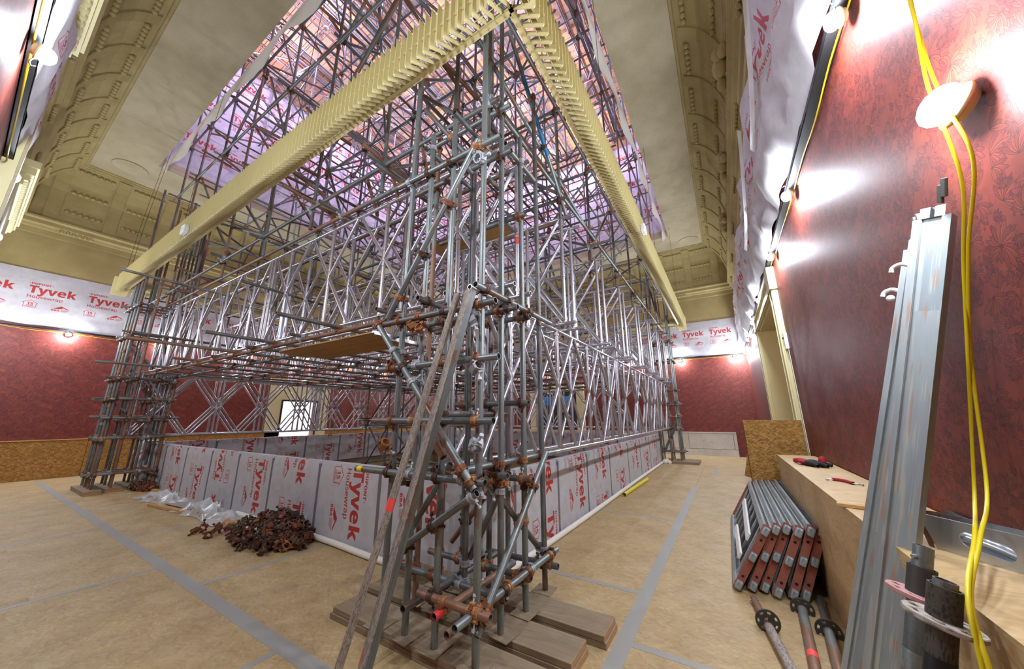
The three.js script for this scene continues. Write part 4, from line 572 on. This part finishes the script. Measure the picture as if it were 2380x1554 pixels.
for (const [x, z] of [[-6.3, -2.1], [-6.05, -2.25], [-5.95, -2.12], [-6.0, -2.4]]) coupler(x, .055, z, 'rusty scaffold coupler lying apart from the heap on the boards', 'couplers beside the heap', kind());
for (let i = 0; i < 36; i++) { const a = i * 2.4, r = Math.sqrt(i / 36); coupler(-11.2 + Math.cos(a) * r * .4, .055 + (i < 12 ? .06 : 0), -2.58 + Math.sin(a) * r * .16, 'rusty brown scaffold coupler in the small heap at the left hoarding end', 'couplers in the small heap', kind()); }
coupler(-1.86, .05, -3.62, 'dark rusty coupler lying alone right of the corner tower', null, 1);
// ---- clear sheeting and timber offcuts by the near hoarding
{
  const sheet = (x0, x1, z0, z1, h, lab) => { const nu = 70, nv = 26, pos = [], idx = []; for (let i = 0; i <= nu; i++) for (let j = 0; j <= nv; j++) { const u = i / nu, v = j / nv, e = Math.sin(u * Math.PI) * Math.sin(v * Math.PI); pos.push(x0 + (x1 - x0) * u + .12 * (N16(u, v) - .5), .012 + h * e * (.2 + 1.0 * Math.abs(N8(u * 1.3, v * .6) - .5) * 2 + .35 * N16(u, v * .5)), z0 + (z1 - z0) * v + .14 * (N8(u + .3, v) - .5)); } for (let i = 0; i < nu; i++) for (let j = 0; j < nv; j++) { const a = i * (nv + 1) + j, b = a + nv + 1; idx.push(a, b, a + 1, b, b + 1, a + 1); } const g = new THREE.BufferGeometry(); g.setAttribute('position', new THREE.Float32BufferAttribute(pos, 3)); g.setIndex(idx); g.computeVertexNormals(); rebase(one('plastic_sheet', lab, 'plastic sheet', g, mt.film)); };
  sheet(-10.2, -8.3, -2.72, -2.25, .16, 'crumpled clear plastic sheet spread beside the small coupler heap'); sheet(-8.2, -6.5, -2.74, -2.3, .2, 'milky crumpled plastic sheet over pale battens beside the big heap');
  for (const [x, z, L, a, w, m] of [[-8.35, -2.3, 1.3, .12, .09, mt.woodPale], [-8.15, -2.42, 1.2, .1, .09, mt.woodPale], [-8.0, -2.62, 1.5, .06, .06, mt.wood], [-10.6, -2.66, 1.5, .03, .07, mt.woodPale], [-6.55, -2.5, .6, -.25, .07, mt.board], [-6.2, -2.6, .7, .4, .07, mt.woodPale]]) { const o = one('timber_batten', 'pale timber batten offcut lying by the plastic sheets', 'batten', rb(L, .04, w, .004), m, 'batten offcuts by the near hoarding'); o.position.set(x, .022, z); o.rotation.y = a; }
  const bd = one('grey_board', 'grey sheet offcut lying on the pale battens', 'board', rb(.75, .015, .34, .003), mt.tape); bd.position.set(-8.3, .06, -2.52); bd.rotation.y = .1;
}

// ================================================================ RIGHT SIDE: PLYWOOD BOXING AND WHAT STANDS BY IT
const BX = .53, BY = .97, BZ = -6.3;
{
  const t = thing('plywood_boxing', 'long plywood boxing built out along the foot of the red wall', 'boxing', [(BX + XR) / 2, 0, -3]); const c = t.position, P = (n, g, m) => { g.translate(-c.x, -c.y, -c.z); return part(t, n, g, m); };
  for (let z = ZN; z > BZ + .05; z -= 2.44) { const z0 = Math.max(BZ, z - 2.44); P('front_panel', bx(BX, BX + .018, 0, BY - .02, z0 + .002, z - .002), mt.ply); P('top_panel', bx(BX - .004, XR - .01, BY - .018, BY, z0 + .002, z - .002), mt.ply); }
  P('end_panel', bx(BX, XR - .01, 0, BY - .02, BZ, BZ + .018), mt.ply); P('back_strip', bx(XR - .03, XR - .005, BY, BY + .035, -2.9, ZN), mt.black);
}
{ // work gloves
  const t = thing('work_gloves', 'crumpled red and black work gloves on the plywood boxing', 'gloves', [.72, BY, -5.05]), cap = (x0, y0, z0, x1, y1, z1, r) => sweep([V(x0, y0, z0), V((x0 + x1) / 2, (y0 + y1) / 2 + .01, (z0 + z1) / 2), V(x1, y1, z1)], r, 8, 8), bl = (x, y, z, a, b, c) => { const g = new THREE.SphereGeometry(1, 12, 8); g.scale(a, b, c); g.translate(x, y, z); return g; };
  part(t, 'black_palm', merge([bl(0, .035, 0, .07, .035, .09), bl(.06, .03, .06, .06, .03, .05), cap(.02, .03, .05, .1, .02, .16, .018), cap(-.03, .03, .05, .02, .02, .17, .017), cap(.06, .03, .0, .15, .02, .06, .018)]), mt.gloveBlack);
  part(t, 'red_cuff', merge([bl(-.06, .035, -.12, .05, .03, .11), bl(.08, .06, .05, .035, .05, .045), cap(-.02, .03, -.1, -.12, .03, -.22, .026)]), mt.glove);
}
{ const t = thing('red_pliers', 'small red handled pliers lying on the plywood boxing', 'pliers', [.73, BY, -3.95]); t.rotation.y = .5; part(t, 'handle', merge([sweep([V(0, .012, -.09), V(.02, .014, 0), V(0, .012, .1)], .012, 10, 7)]), mt.glove); part(t, 'jaws', merge([sweep([V(0, .01, .09), V(.03, .01, .12), V(.02, .01, .16)], .006, 8, 6), sweep([V(0, .01, -.08), V(-.05, .01, -.1), V(-.06, .01, -.06)], .005, 8, 6)]), mt.zincPlain); }
{ const o = one('timber_batten', 'thin timber lath lying across the plywood boxing', 'batten', rb(.34, .02, .045, .003), mt.woodPale); o.position.set(.66, BY + .011, -2.9); o.rotation.y = -.25; const b = one('timber_block', 'small timber block on the boxing against the red wall', 'block', rb(.08, .06, .12, .004), mt.woodPale); b.position.set(.88, BY + .031, -3.3); const p = one('plastic_scrap', 'small clear plastic scrap on the boxing by the channels', 'scrap', new THREE.IcosahedronGeometry(.035, 1), mt.film); p.scale.y = .5; p.position.set(.82, BY + .018, -2.62); }
{ // galvanised fitting with an oval slot
  const t = thing('slotted_steel_box', 'shallow galvanised steel box with oval slot on the plywood boxing', 'steel box', [.785, BY, -2.14]); t.rotation.y = -57 * D2R;
  const s = new THREE.Shape(); s.moveTo(-.15, 0); s.lineTo(.17, 0); s.lineTo(.19, .125); s.lineTo(-.19, .125); s.closePath(); const h = new THREE.Path(); h.absellipse(-.035, .065, .03, .028, Math.PI / 2, Math.PI * 1.5, false); h.absellipse(.055, .055, .03, .028, -Math.PI / 2, Math.PI / 2, false); h.closePath(); s.holes.push(h);
  const g = new THREE.ExtrudeGeometry(s, { depth: .003, bevelEnabled: true, bevelSize: .001, bevelThickness: .001, bevelSegments: 1, curveSegments: 10 }); g.translate(0, 0, .045); part(t, 'front_plate', g, mt.zincPlain);
  const s2 = new THREE.Shape(); s2.moveTo(-.15, 0); s2.lineTo(.17, 0); s2.lineTo(.19, .125); s2.lineTo(-.19, .125); const g2 = new THREE.ExtrudeGeometry(s2, { depth: .003, bevelEnabled: false }); g2.translate(0, 0, -.045); part(t, 'back_plate', g2, mt.zincPlain);
  for (const sx of [-1, 1]) { const e = new THREE.CylinderGeometry(.047, .047, .125, 14, 1, true, sx > 0 ? 0 : Math.PI, Math.PI); e.applyMatrix4(new THREE.Matrix4().makeShear(0, 0, sx * .2, 0, 0, 0)); e.translate(sx * (sx > 0 ? .18 : .17), .0625, .0015); part(t, 'rounded_end', e, sx < 0 ? mt.rust : mt.zincPlain); }
  const pp = sweep([V(-.08, .07, .02), V(.02, .05, .0), V(.1, .03, 0)], .02, 8, 10); part(t, 'inner_pipe', pp, mt.zincPlain); part(t, 'base_plate', bx(-.15, .17, 0, .003, -.045, .045), mt.zinc);
}
// aluminium / zinc channels leaning on the wall
function leanChannel(lab, foot, top, w, hookSide) {
  const a = V(...foot), b = V(...top), L = a.distanceTo(b), n = V(-.55, .2, .8), t = thing('zinc_channel', lab, 'steel channel', [a.x, 0, a.z]), d = .055, k = .004;
  const P = (nm, pts, mat, s0 = 0, len = L) => { const m = part(t, nm, profileGeo(pts, len), mat); basisAlong(m, a.clone().lerp(b, s0 / L), b, n); m.position.sub(t.position); return m; };
  P('web', [[-w, 0], [-w, -k], [-w * .55, -k], [-w * .5, -.012 - k], [w * .5, -.012 - k], [w * .55, -k], [w, -k], [w, 0], [w * .58, 0], [w * .53, -.012], [-w * .53, -.012], [-w * .58, 0]], mt.zinc);
  P('flange', [[-w, 0], [-w - k, 0], [-w - k, -d], [-w, -d]], mt.zinc); P('flange', [[w, 0], [w + k, 0], [w + k, -d], [w, -d]], mt.zinc); P('lip', [[-w, -d], [-w + .016, -d], [-w + .016, -d + k], [-w, -d + k]], mt.zinc); P('lip', [[w, -d], [w - .016, -d], [w - .016, -d + k], [w, -d + k]], mt.zinc);
  for (const x of [-.6, .25]) P('end_tongue', [[x * w, -.02], [x * w + .03, -.02], [x * w + .03, -.024], [x * w, -.024]], mt.zincPlain, L - .02, .075);
  const hk = sweep([V(w, -.012, L - .2), V(w + .03, -.01, L - .19), V(w + .055, -.01, L - .205), V(w + .058, -.01, L - .225)], .009, 10, 7); const hm = part(t, 'hook', hk, mt.white); basisAlong(hm, a, b, n); hm.position.sub(t.position);
  if (hookSide) { const kn = new THREE.SphereGeometry(.016, 10, 8); kn.translate(w + .028, -.01, L - .235); const m2 = part(t, 'knob', kn, mt.white); basisAlong(m2, a, b, n); m2.position.sub(t.position); }
}
leanChannel('long zinc channel with white hook and knob leaning beside the yellow flex', [.26, .0, -2.51], [.87, 2.27, -2.26], .042, true);
leanChannel('taller zinc channel leaning directly behind the hanging yellow flex', [.28, .0, -2.26], [.86, 2.33, -2.06], .052, false);
{ const o = one('magenta_cap', 'magenta plastic cap at the top of the hooked zinc channel', 'plastic cap', (() => { const g = new THREE.SphereGeometry(.05, 14, 10); g.scale(.35, 1.1, .8); return g; })(), mt.pink); o.position.set(.915, 2.36, -2.34);
  const b = thing('toothed_bracket', 'small forked steel bracket at the top of the hooked channel', 'bracket', [.875, 2.28, -2.2]); part(b, 'plate', rb(.02, .09, .05, .003), mt.zincPlain).position.y = .05; part(b, 'prong', rb(.018, .04, .016, .003), mt.zincPlain).position.set(0, .11, .016); part(b, 'prong', rb(.018, .04, .016, .003), mt.zincPlain).position.set(0, .11, -.016); part(b, 'tooth_disc', (() => { const g = new THREE.CylinderGeometry(.04, .04, .012, 18); g.rotateZ(Math.PI / 2); return g; })(), mt.dark).position.set(.02, .08, .07);
  const c = thing('dark_clip', 'dark folded metal clip on top of the taller channel', 'clip', [.88, 2.36, -1.97]); for (const s of [0, 1]) { const q = part(c, 'tab', rb(.012, .075, .03, .003), mt.darkMetal); q.position.set(0, .04 + s * .01, -.03 + s * .035); q.rotation.x = .5; } }

// adjustable props
const collarG = (() => { const s = new THREE.Shape(); s.absarc(0, 0, .075, 0, Math.PI * 2, false); const h0 = new THREE.Path(); h0.absarc(0, 0, .028, 0, Math.PI * 2, true); s.holes.push(h0); for (let k = 0; k < 7; k++) { const a = k * Math.PI * 2 / 7, p = new THREE.Path(); for (let i = 0; i <= 5; i++) p.lineTo(Math.cos(a + i * .1) * .065, Math.sin(a + i * .1) * .065); for (let i = 5; i >= 0; i--) p.lineTo(Math.cos(a + i * .1) * .046, Math.sin(a + i * .1) * .046); s.holes.push(p); } const g = new THREE.ExtrudeGeometry(s, { depth: .01, bevelEnabled: true, bevelSize: .002, bevelThickness: .002, bevelSegments: 1, curveSegments: 12 }); g.rotateX(Math.PI / 2); g.translate(0, .005, 0); return g; })();
function prop(lab, a, b, sCollar, sInner, mats, marks = [], handle = true) { // a: foot, b: top
  a = V(...a); b = V(...b); const L = a.distanceTo(b), u = b.clone().sub(a).divideScalar(L), t = thing('adjustable_prop', lab, 'prop', [a.x, Math.max(0, a.y - .03), a.z]), at = (s) => a.clone().addScaledVector(u, s);
  tube(t, 'outer_tube', a, at(sCollar), mats[0], { r: .0302 }); tube(t, 'threaded_sleeve', at(sCollar - .01), at(sInner), mats[1], { r: .034 }); tube(t, 'inner_tube', at(sInner - .02), b, mats[2], { r: .0242 });
  const c = part(t, 'collar', collarG, mats[3]); c.position.copy(at(sCollar)).sub(t.position); c.quaternion.setFromUnitVectors(UP, u);
  if (handle) { const p = tube(t, 'pin', at(L - .03).add(V(-.03, 0, .02)), at(L - .03).add(V(.03, 0, -.02)), mt.zincPlain, { r: .006, far: true }); }
  for (const [s, h, mat, nm] of marks) { const m = part(t, nm, new THREE.CylinderGeometry(.0308, .0308, h, 16, 1, true), mat); m.position.copy(at(s)).sub(t.position); m.quaternion.setFromUnitVectors(UP, u); }
  return t;
}
prop('dark tarry prop leaning on the boxing edge with pale slotted collar', [.19, .03, -1.53], [.46, 1.05, -1.56], .95, 1.04, [mt.grimy, mt.grimy, mt.galvB, mt.mud], [[.8, .12, mt.black, 'tar_patch']], false);
prop('grey prop with pink slotted collar and pin leaning on the boxing', [.21, .03, -1.7], [.49, 1.085, -1.76], .94, 1.03, [mt.galvB, mt.darkMetal, mt.galvA, mt.pinkMetal], [[.72, .12, mt.galvA, 'bare_patch']]);
prop('paint-spattered prop with dark collar lying alone on the floor', [.26, .032, -2.15], [-.01, .032, -3.82], 1.27, 1.33, [mt.mud, mt.galvR, mt.galvR, mt.darkMetal]).children.forEach(c => { if (c.name === 'collar') c.position.y += .03; });
prop('grey prop with coral band lying on the floor by the boxing', [.2, .032, -2.2], [.31, .032, -3.9], 1.62, 1.66, [mt.galvR, mt.galvB, mt.galvB, mt.darkMetal], [[.95, .07, mt.coral, 'coral_band']]);
prop('worn prop with grey collar lying between coral-banded prop and boxing', [.3, .032, -2.3], [.46, .032, -4.1], 1.25, 1.3, [mt.galvR, mt.galvB, mt.galvB, mt.darkMetal]);

// stack of steel stage decks leaning on the boxing
{
  const Wd = .63, Ld = 2.45, Td = .062, bX = [-.13, -.02, .07, .155, .265, .35], tX = [.18, .255, .33, .405, .49, .565];
  const rib = rb(.02, Wd - .08, .03, .004), claw = (() => { const g = rb(.05, .075, .05, .012); return g; })();
  const words = ['outermost, showing its ribbed underside', 'second from its open ribbed side', 'third from its open ribbed side', 'fourth from its open side, before the gap', 'fifth from its open side, after the gap', 'innermost, next to the plywood boxing'];
  for (let i = 0; i < 6; i++) {
    const dx = tX[i] - bX[i], ang = Math.asin(Math.min(.9, dx / Wd)), t = thing('stage_deck', 'leaning steel stage deck with red end plate, ' + words[i], 'stage deck', [bX[i], .012, -4.0 - (i % 3) * .03], 'leaning stage decks'); t.rotation.z = -ang;
    const P = (n, g, m, x, y, z) => { const o = part(t, n, g, m); o.position.set(x, y, z); return o; };
    P('deck_sheet', rb(.014, Wd - .06, Ld - .06, .002), i ? mt.deckGrey : mt.darkMetal, .02, Wd / 2, -Ld / 2);
    for (const y of [.035, Wd - .035]) { P('side_rail', rb(Td, .07, Ld, .006), mt.deckGrey, 0, y, -Ld / 2); P('rail_groove', bx(-.012, .012, -.001, .001, -Ld / 2, Ld / 2), mt.dark, 0, y > .3 ? Wd + .0005 : -.0005, -Ld / 2); }
    for (let k = 0; k < 7; k++) P('cross_rib', rib, mt.deckGrey, -.012, Wd / 2, -.2 - k * (Ld - .4) / 6);
    P('end_plate', rb(Td, Wd, .012, .003), mt.endRed, 0, Wd / 2, .008); P('end_plate', rb(Td, Wd, .012, .003), mt.endRed, 0, Wd / 2, -Ld - .006);
    for (const y of [.05, Wd * .52, Wd - .05]) P('claw', claw, mt.zinc, 0, y, .03);
    for (const y of [.13, Wd - .14]) { const h = new THREE.CylinderGeometry(.011, .011, .004, 12); h.rotateX(Math.PI / 2); P('bolt_hole', h, mt.black, 0, y, .0145); }
    if (!i) { const s = P('loose_lath', rb(.02, .07, 1.5, .003), mt.white, -.05, Wd * .66, -1.0); s.rotation.x = .03; const s2 = P('loose_lath', rb(.02, .06, 1.1, .003), mt.white, -.05, .2, -.75); s2.rotation.x = -.02; }
  }
}
// strand board sheets leaning by the end of the boxing
for (const [x, z, w, h, rz, ry, lab] of [[.56, -6.6, .72, 1.44, 0, 0, 'foremost strand board sheet standing across the end of the plywood boxing'], [.555, -6.635, .72, 1.44, 0, 0, 'second strand board sheet standing close behind the foremost one'], [.55, -6.67, .72, 1.43, 0, 0, 'third strand board sheet at the back of the standing sheets'], [.5, -8.0, .5, 1.15, -.22, .2, 'tilted strand board offcut leaning behind the standing sheets'], [.45, -10.2, .6, 1.2, -.25, .2, 'tilted strand board offcut leaning farther along beyond the doorway']]) {
  const o = one('strand_board_sheet', lab, 'board', (() => { const g = rb(w, h, .018, .002); g.translate(0, h / 2, 0); return g; })(), mt.osb); o.position.set(x, rz ? .06 : .001, z); o.rotation.set(-.025, ry, rz);
}
// dark board in the right doorway; far doorway with its signs
{
  const t = thing('display_board', 'black framed board standing inside the right wall doorway', 'board', [XR + .75, 0, -9.75]); part(t, 'face', bx(-.012, .0, 0, 2.3, -.55, .55), mt.black); part(t, 'edge_strip', merge([bx(-.02, .005, 0, 2.3, -.62, -.55), bx(-.02, .005, 0, 2.3, .55, .6), bx(-.02, .005, 2.3, 2.35, -.62, .6)]), mt.tape); const q = part(t, 'scroll_mark', new THREE.TorusGeometry(.06, .004, 5, 20, 5), mt.white); q.rotation.y = -Math.PI / 2; q.position.set(-.016, 1.85, -.3);
  const d = structGroup('door_3'); part(d, 'architrave', merge([bx(-8.75, -8.35, 0, 3.1, ZF, ZF + .07), bx(-6.2, -5.8, 0, 3.1, ZF, ZF + .07), bx(-8.35, -6.2, 2.75, 3.1, ZF, ZF + .07)]), mt.cream); part(d, 'door_leaf', bx(-8.35, -6.2, 0, 2.75, ZF, ZF + .03), mt.dark);
  const s = thing('blue_sign', 'bright blue sign panel fixed on the far doorway', 'sign', [-7.2, 2.1, ZF + .05]); part(s, 'panel', bx(-.85, .85, 0, .42, 0, .012), mt.cyan); const y = thing('yellow_notice', 'small yellow notice beside the blue sign on the far doorway', 'notice', [-8.15, 1.95, ZF + .04]); part(y, 'sheet', bx(-.12, .12, 0, .5, 0, .01), mt.yellowBand);
}
renderer.render(scene, camera);
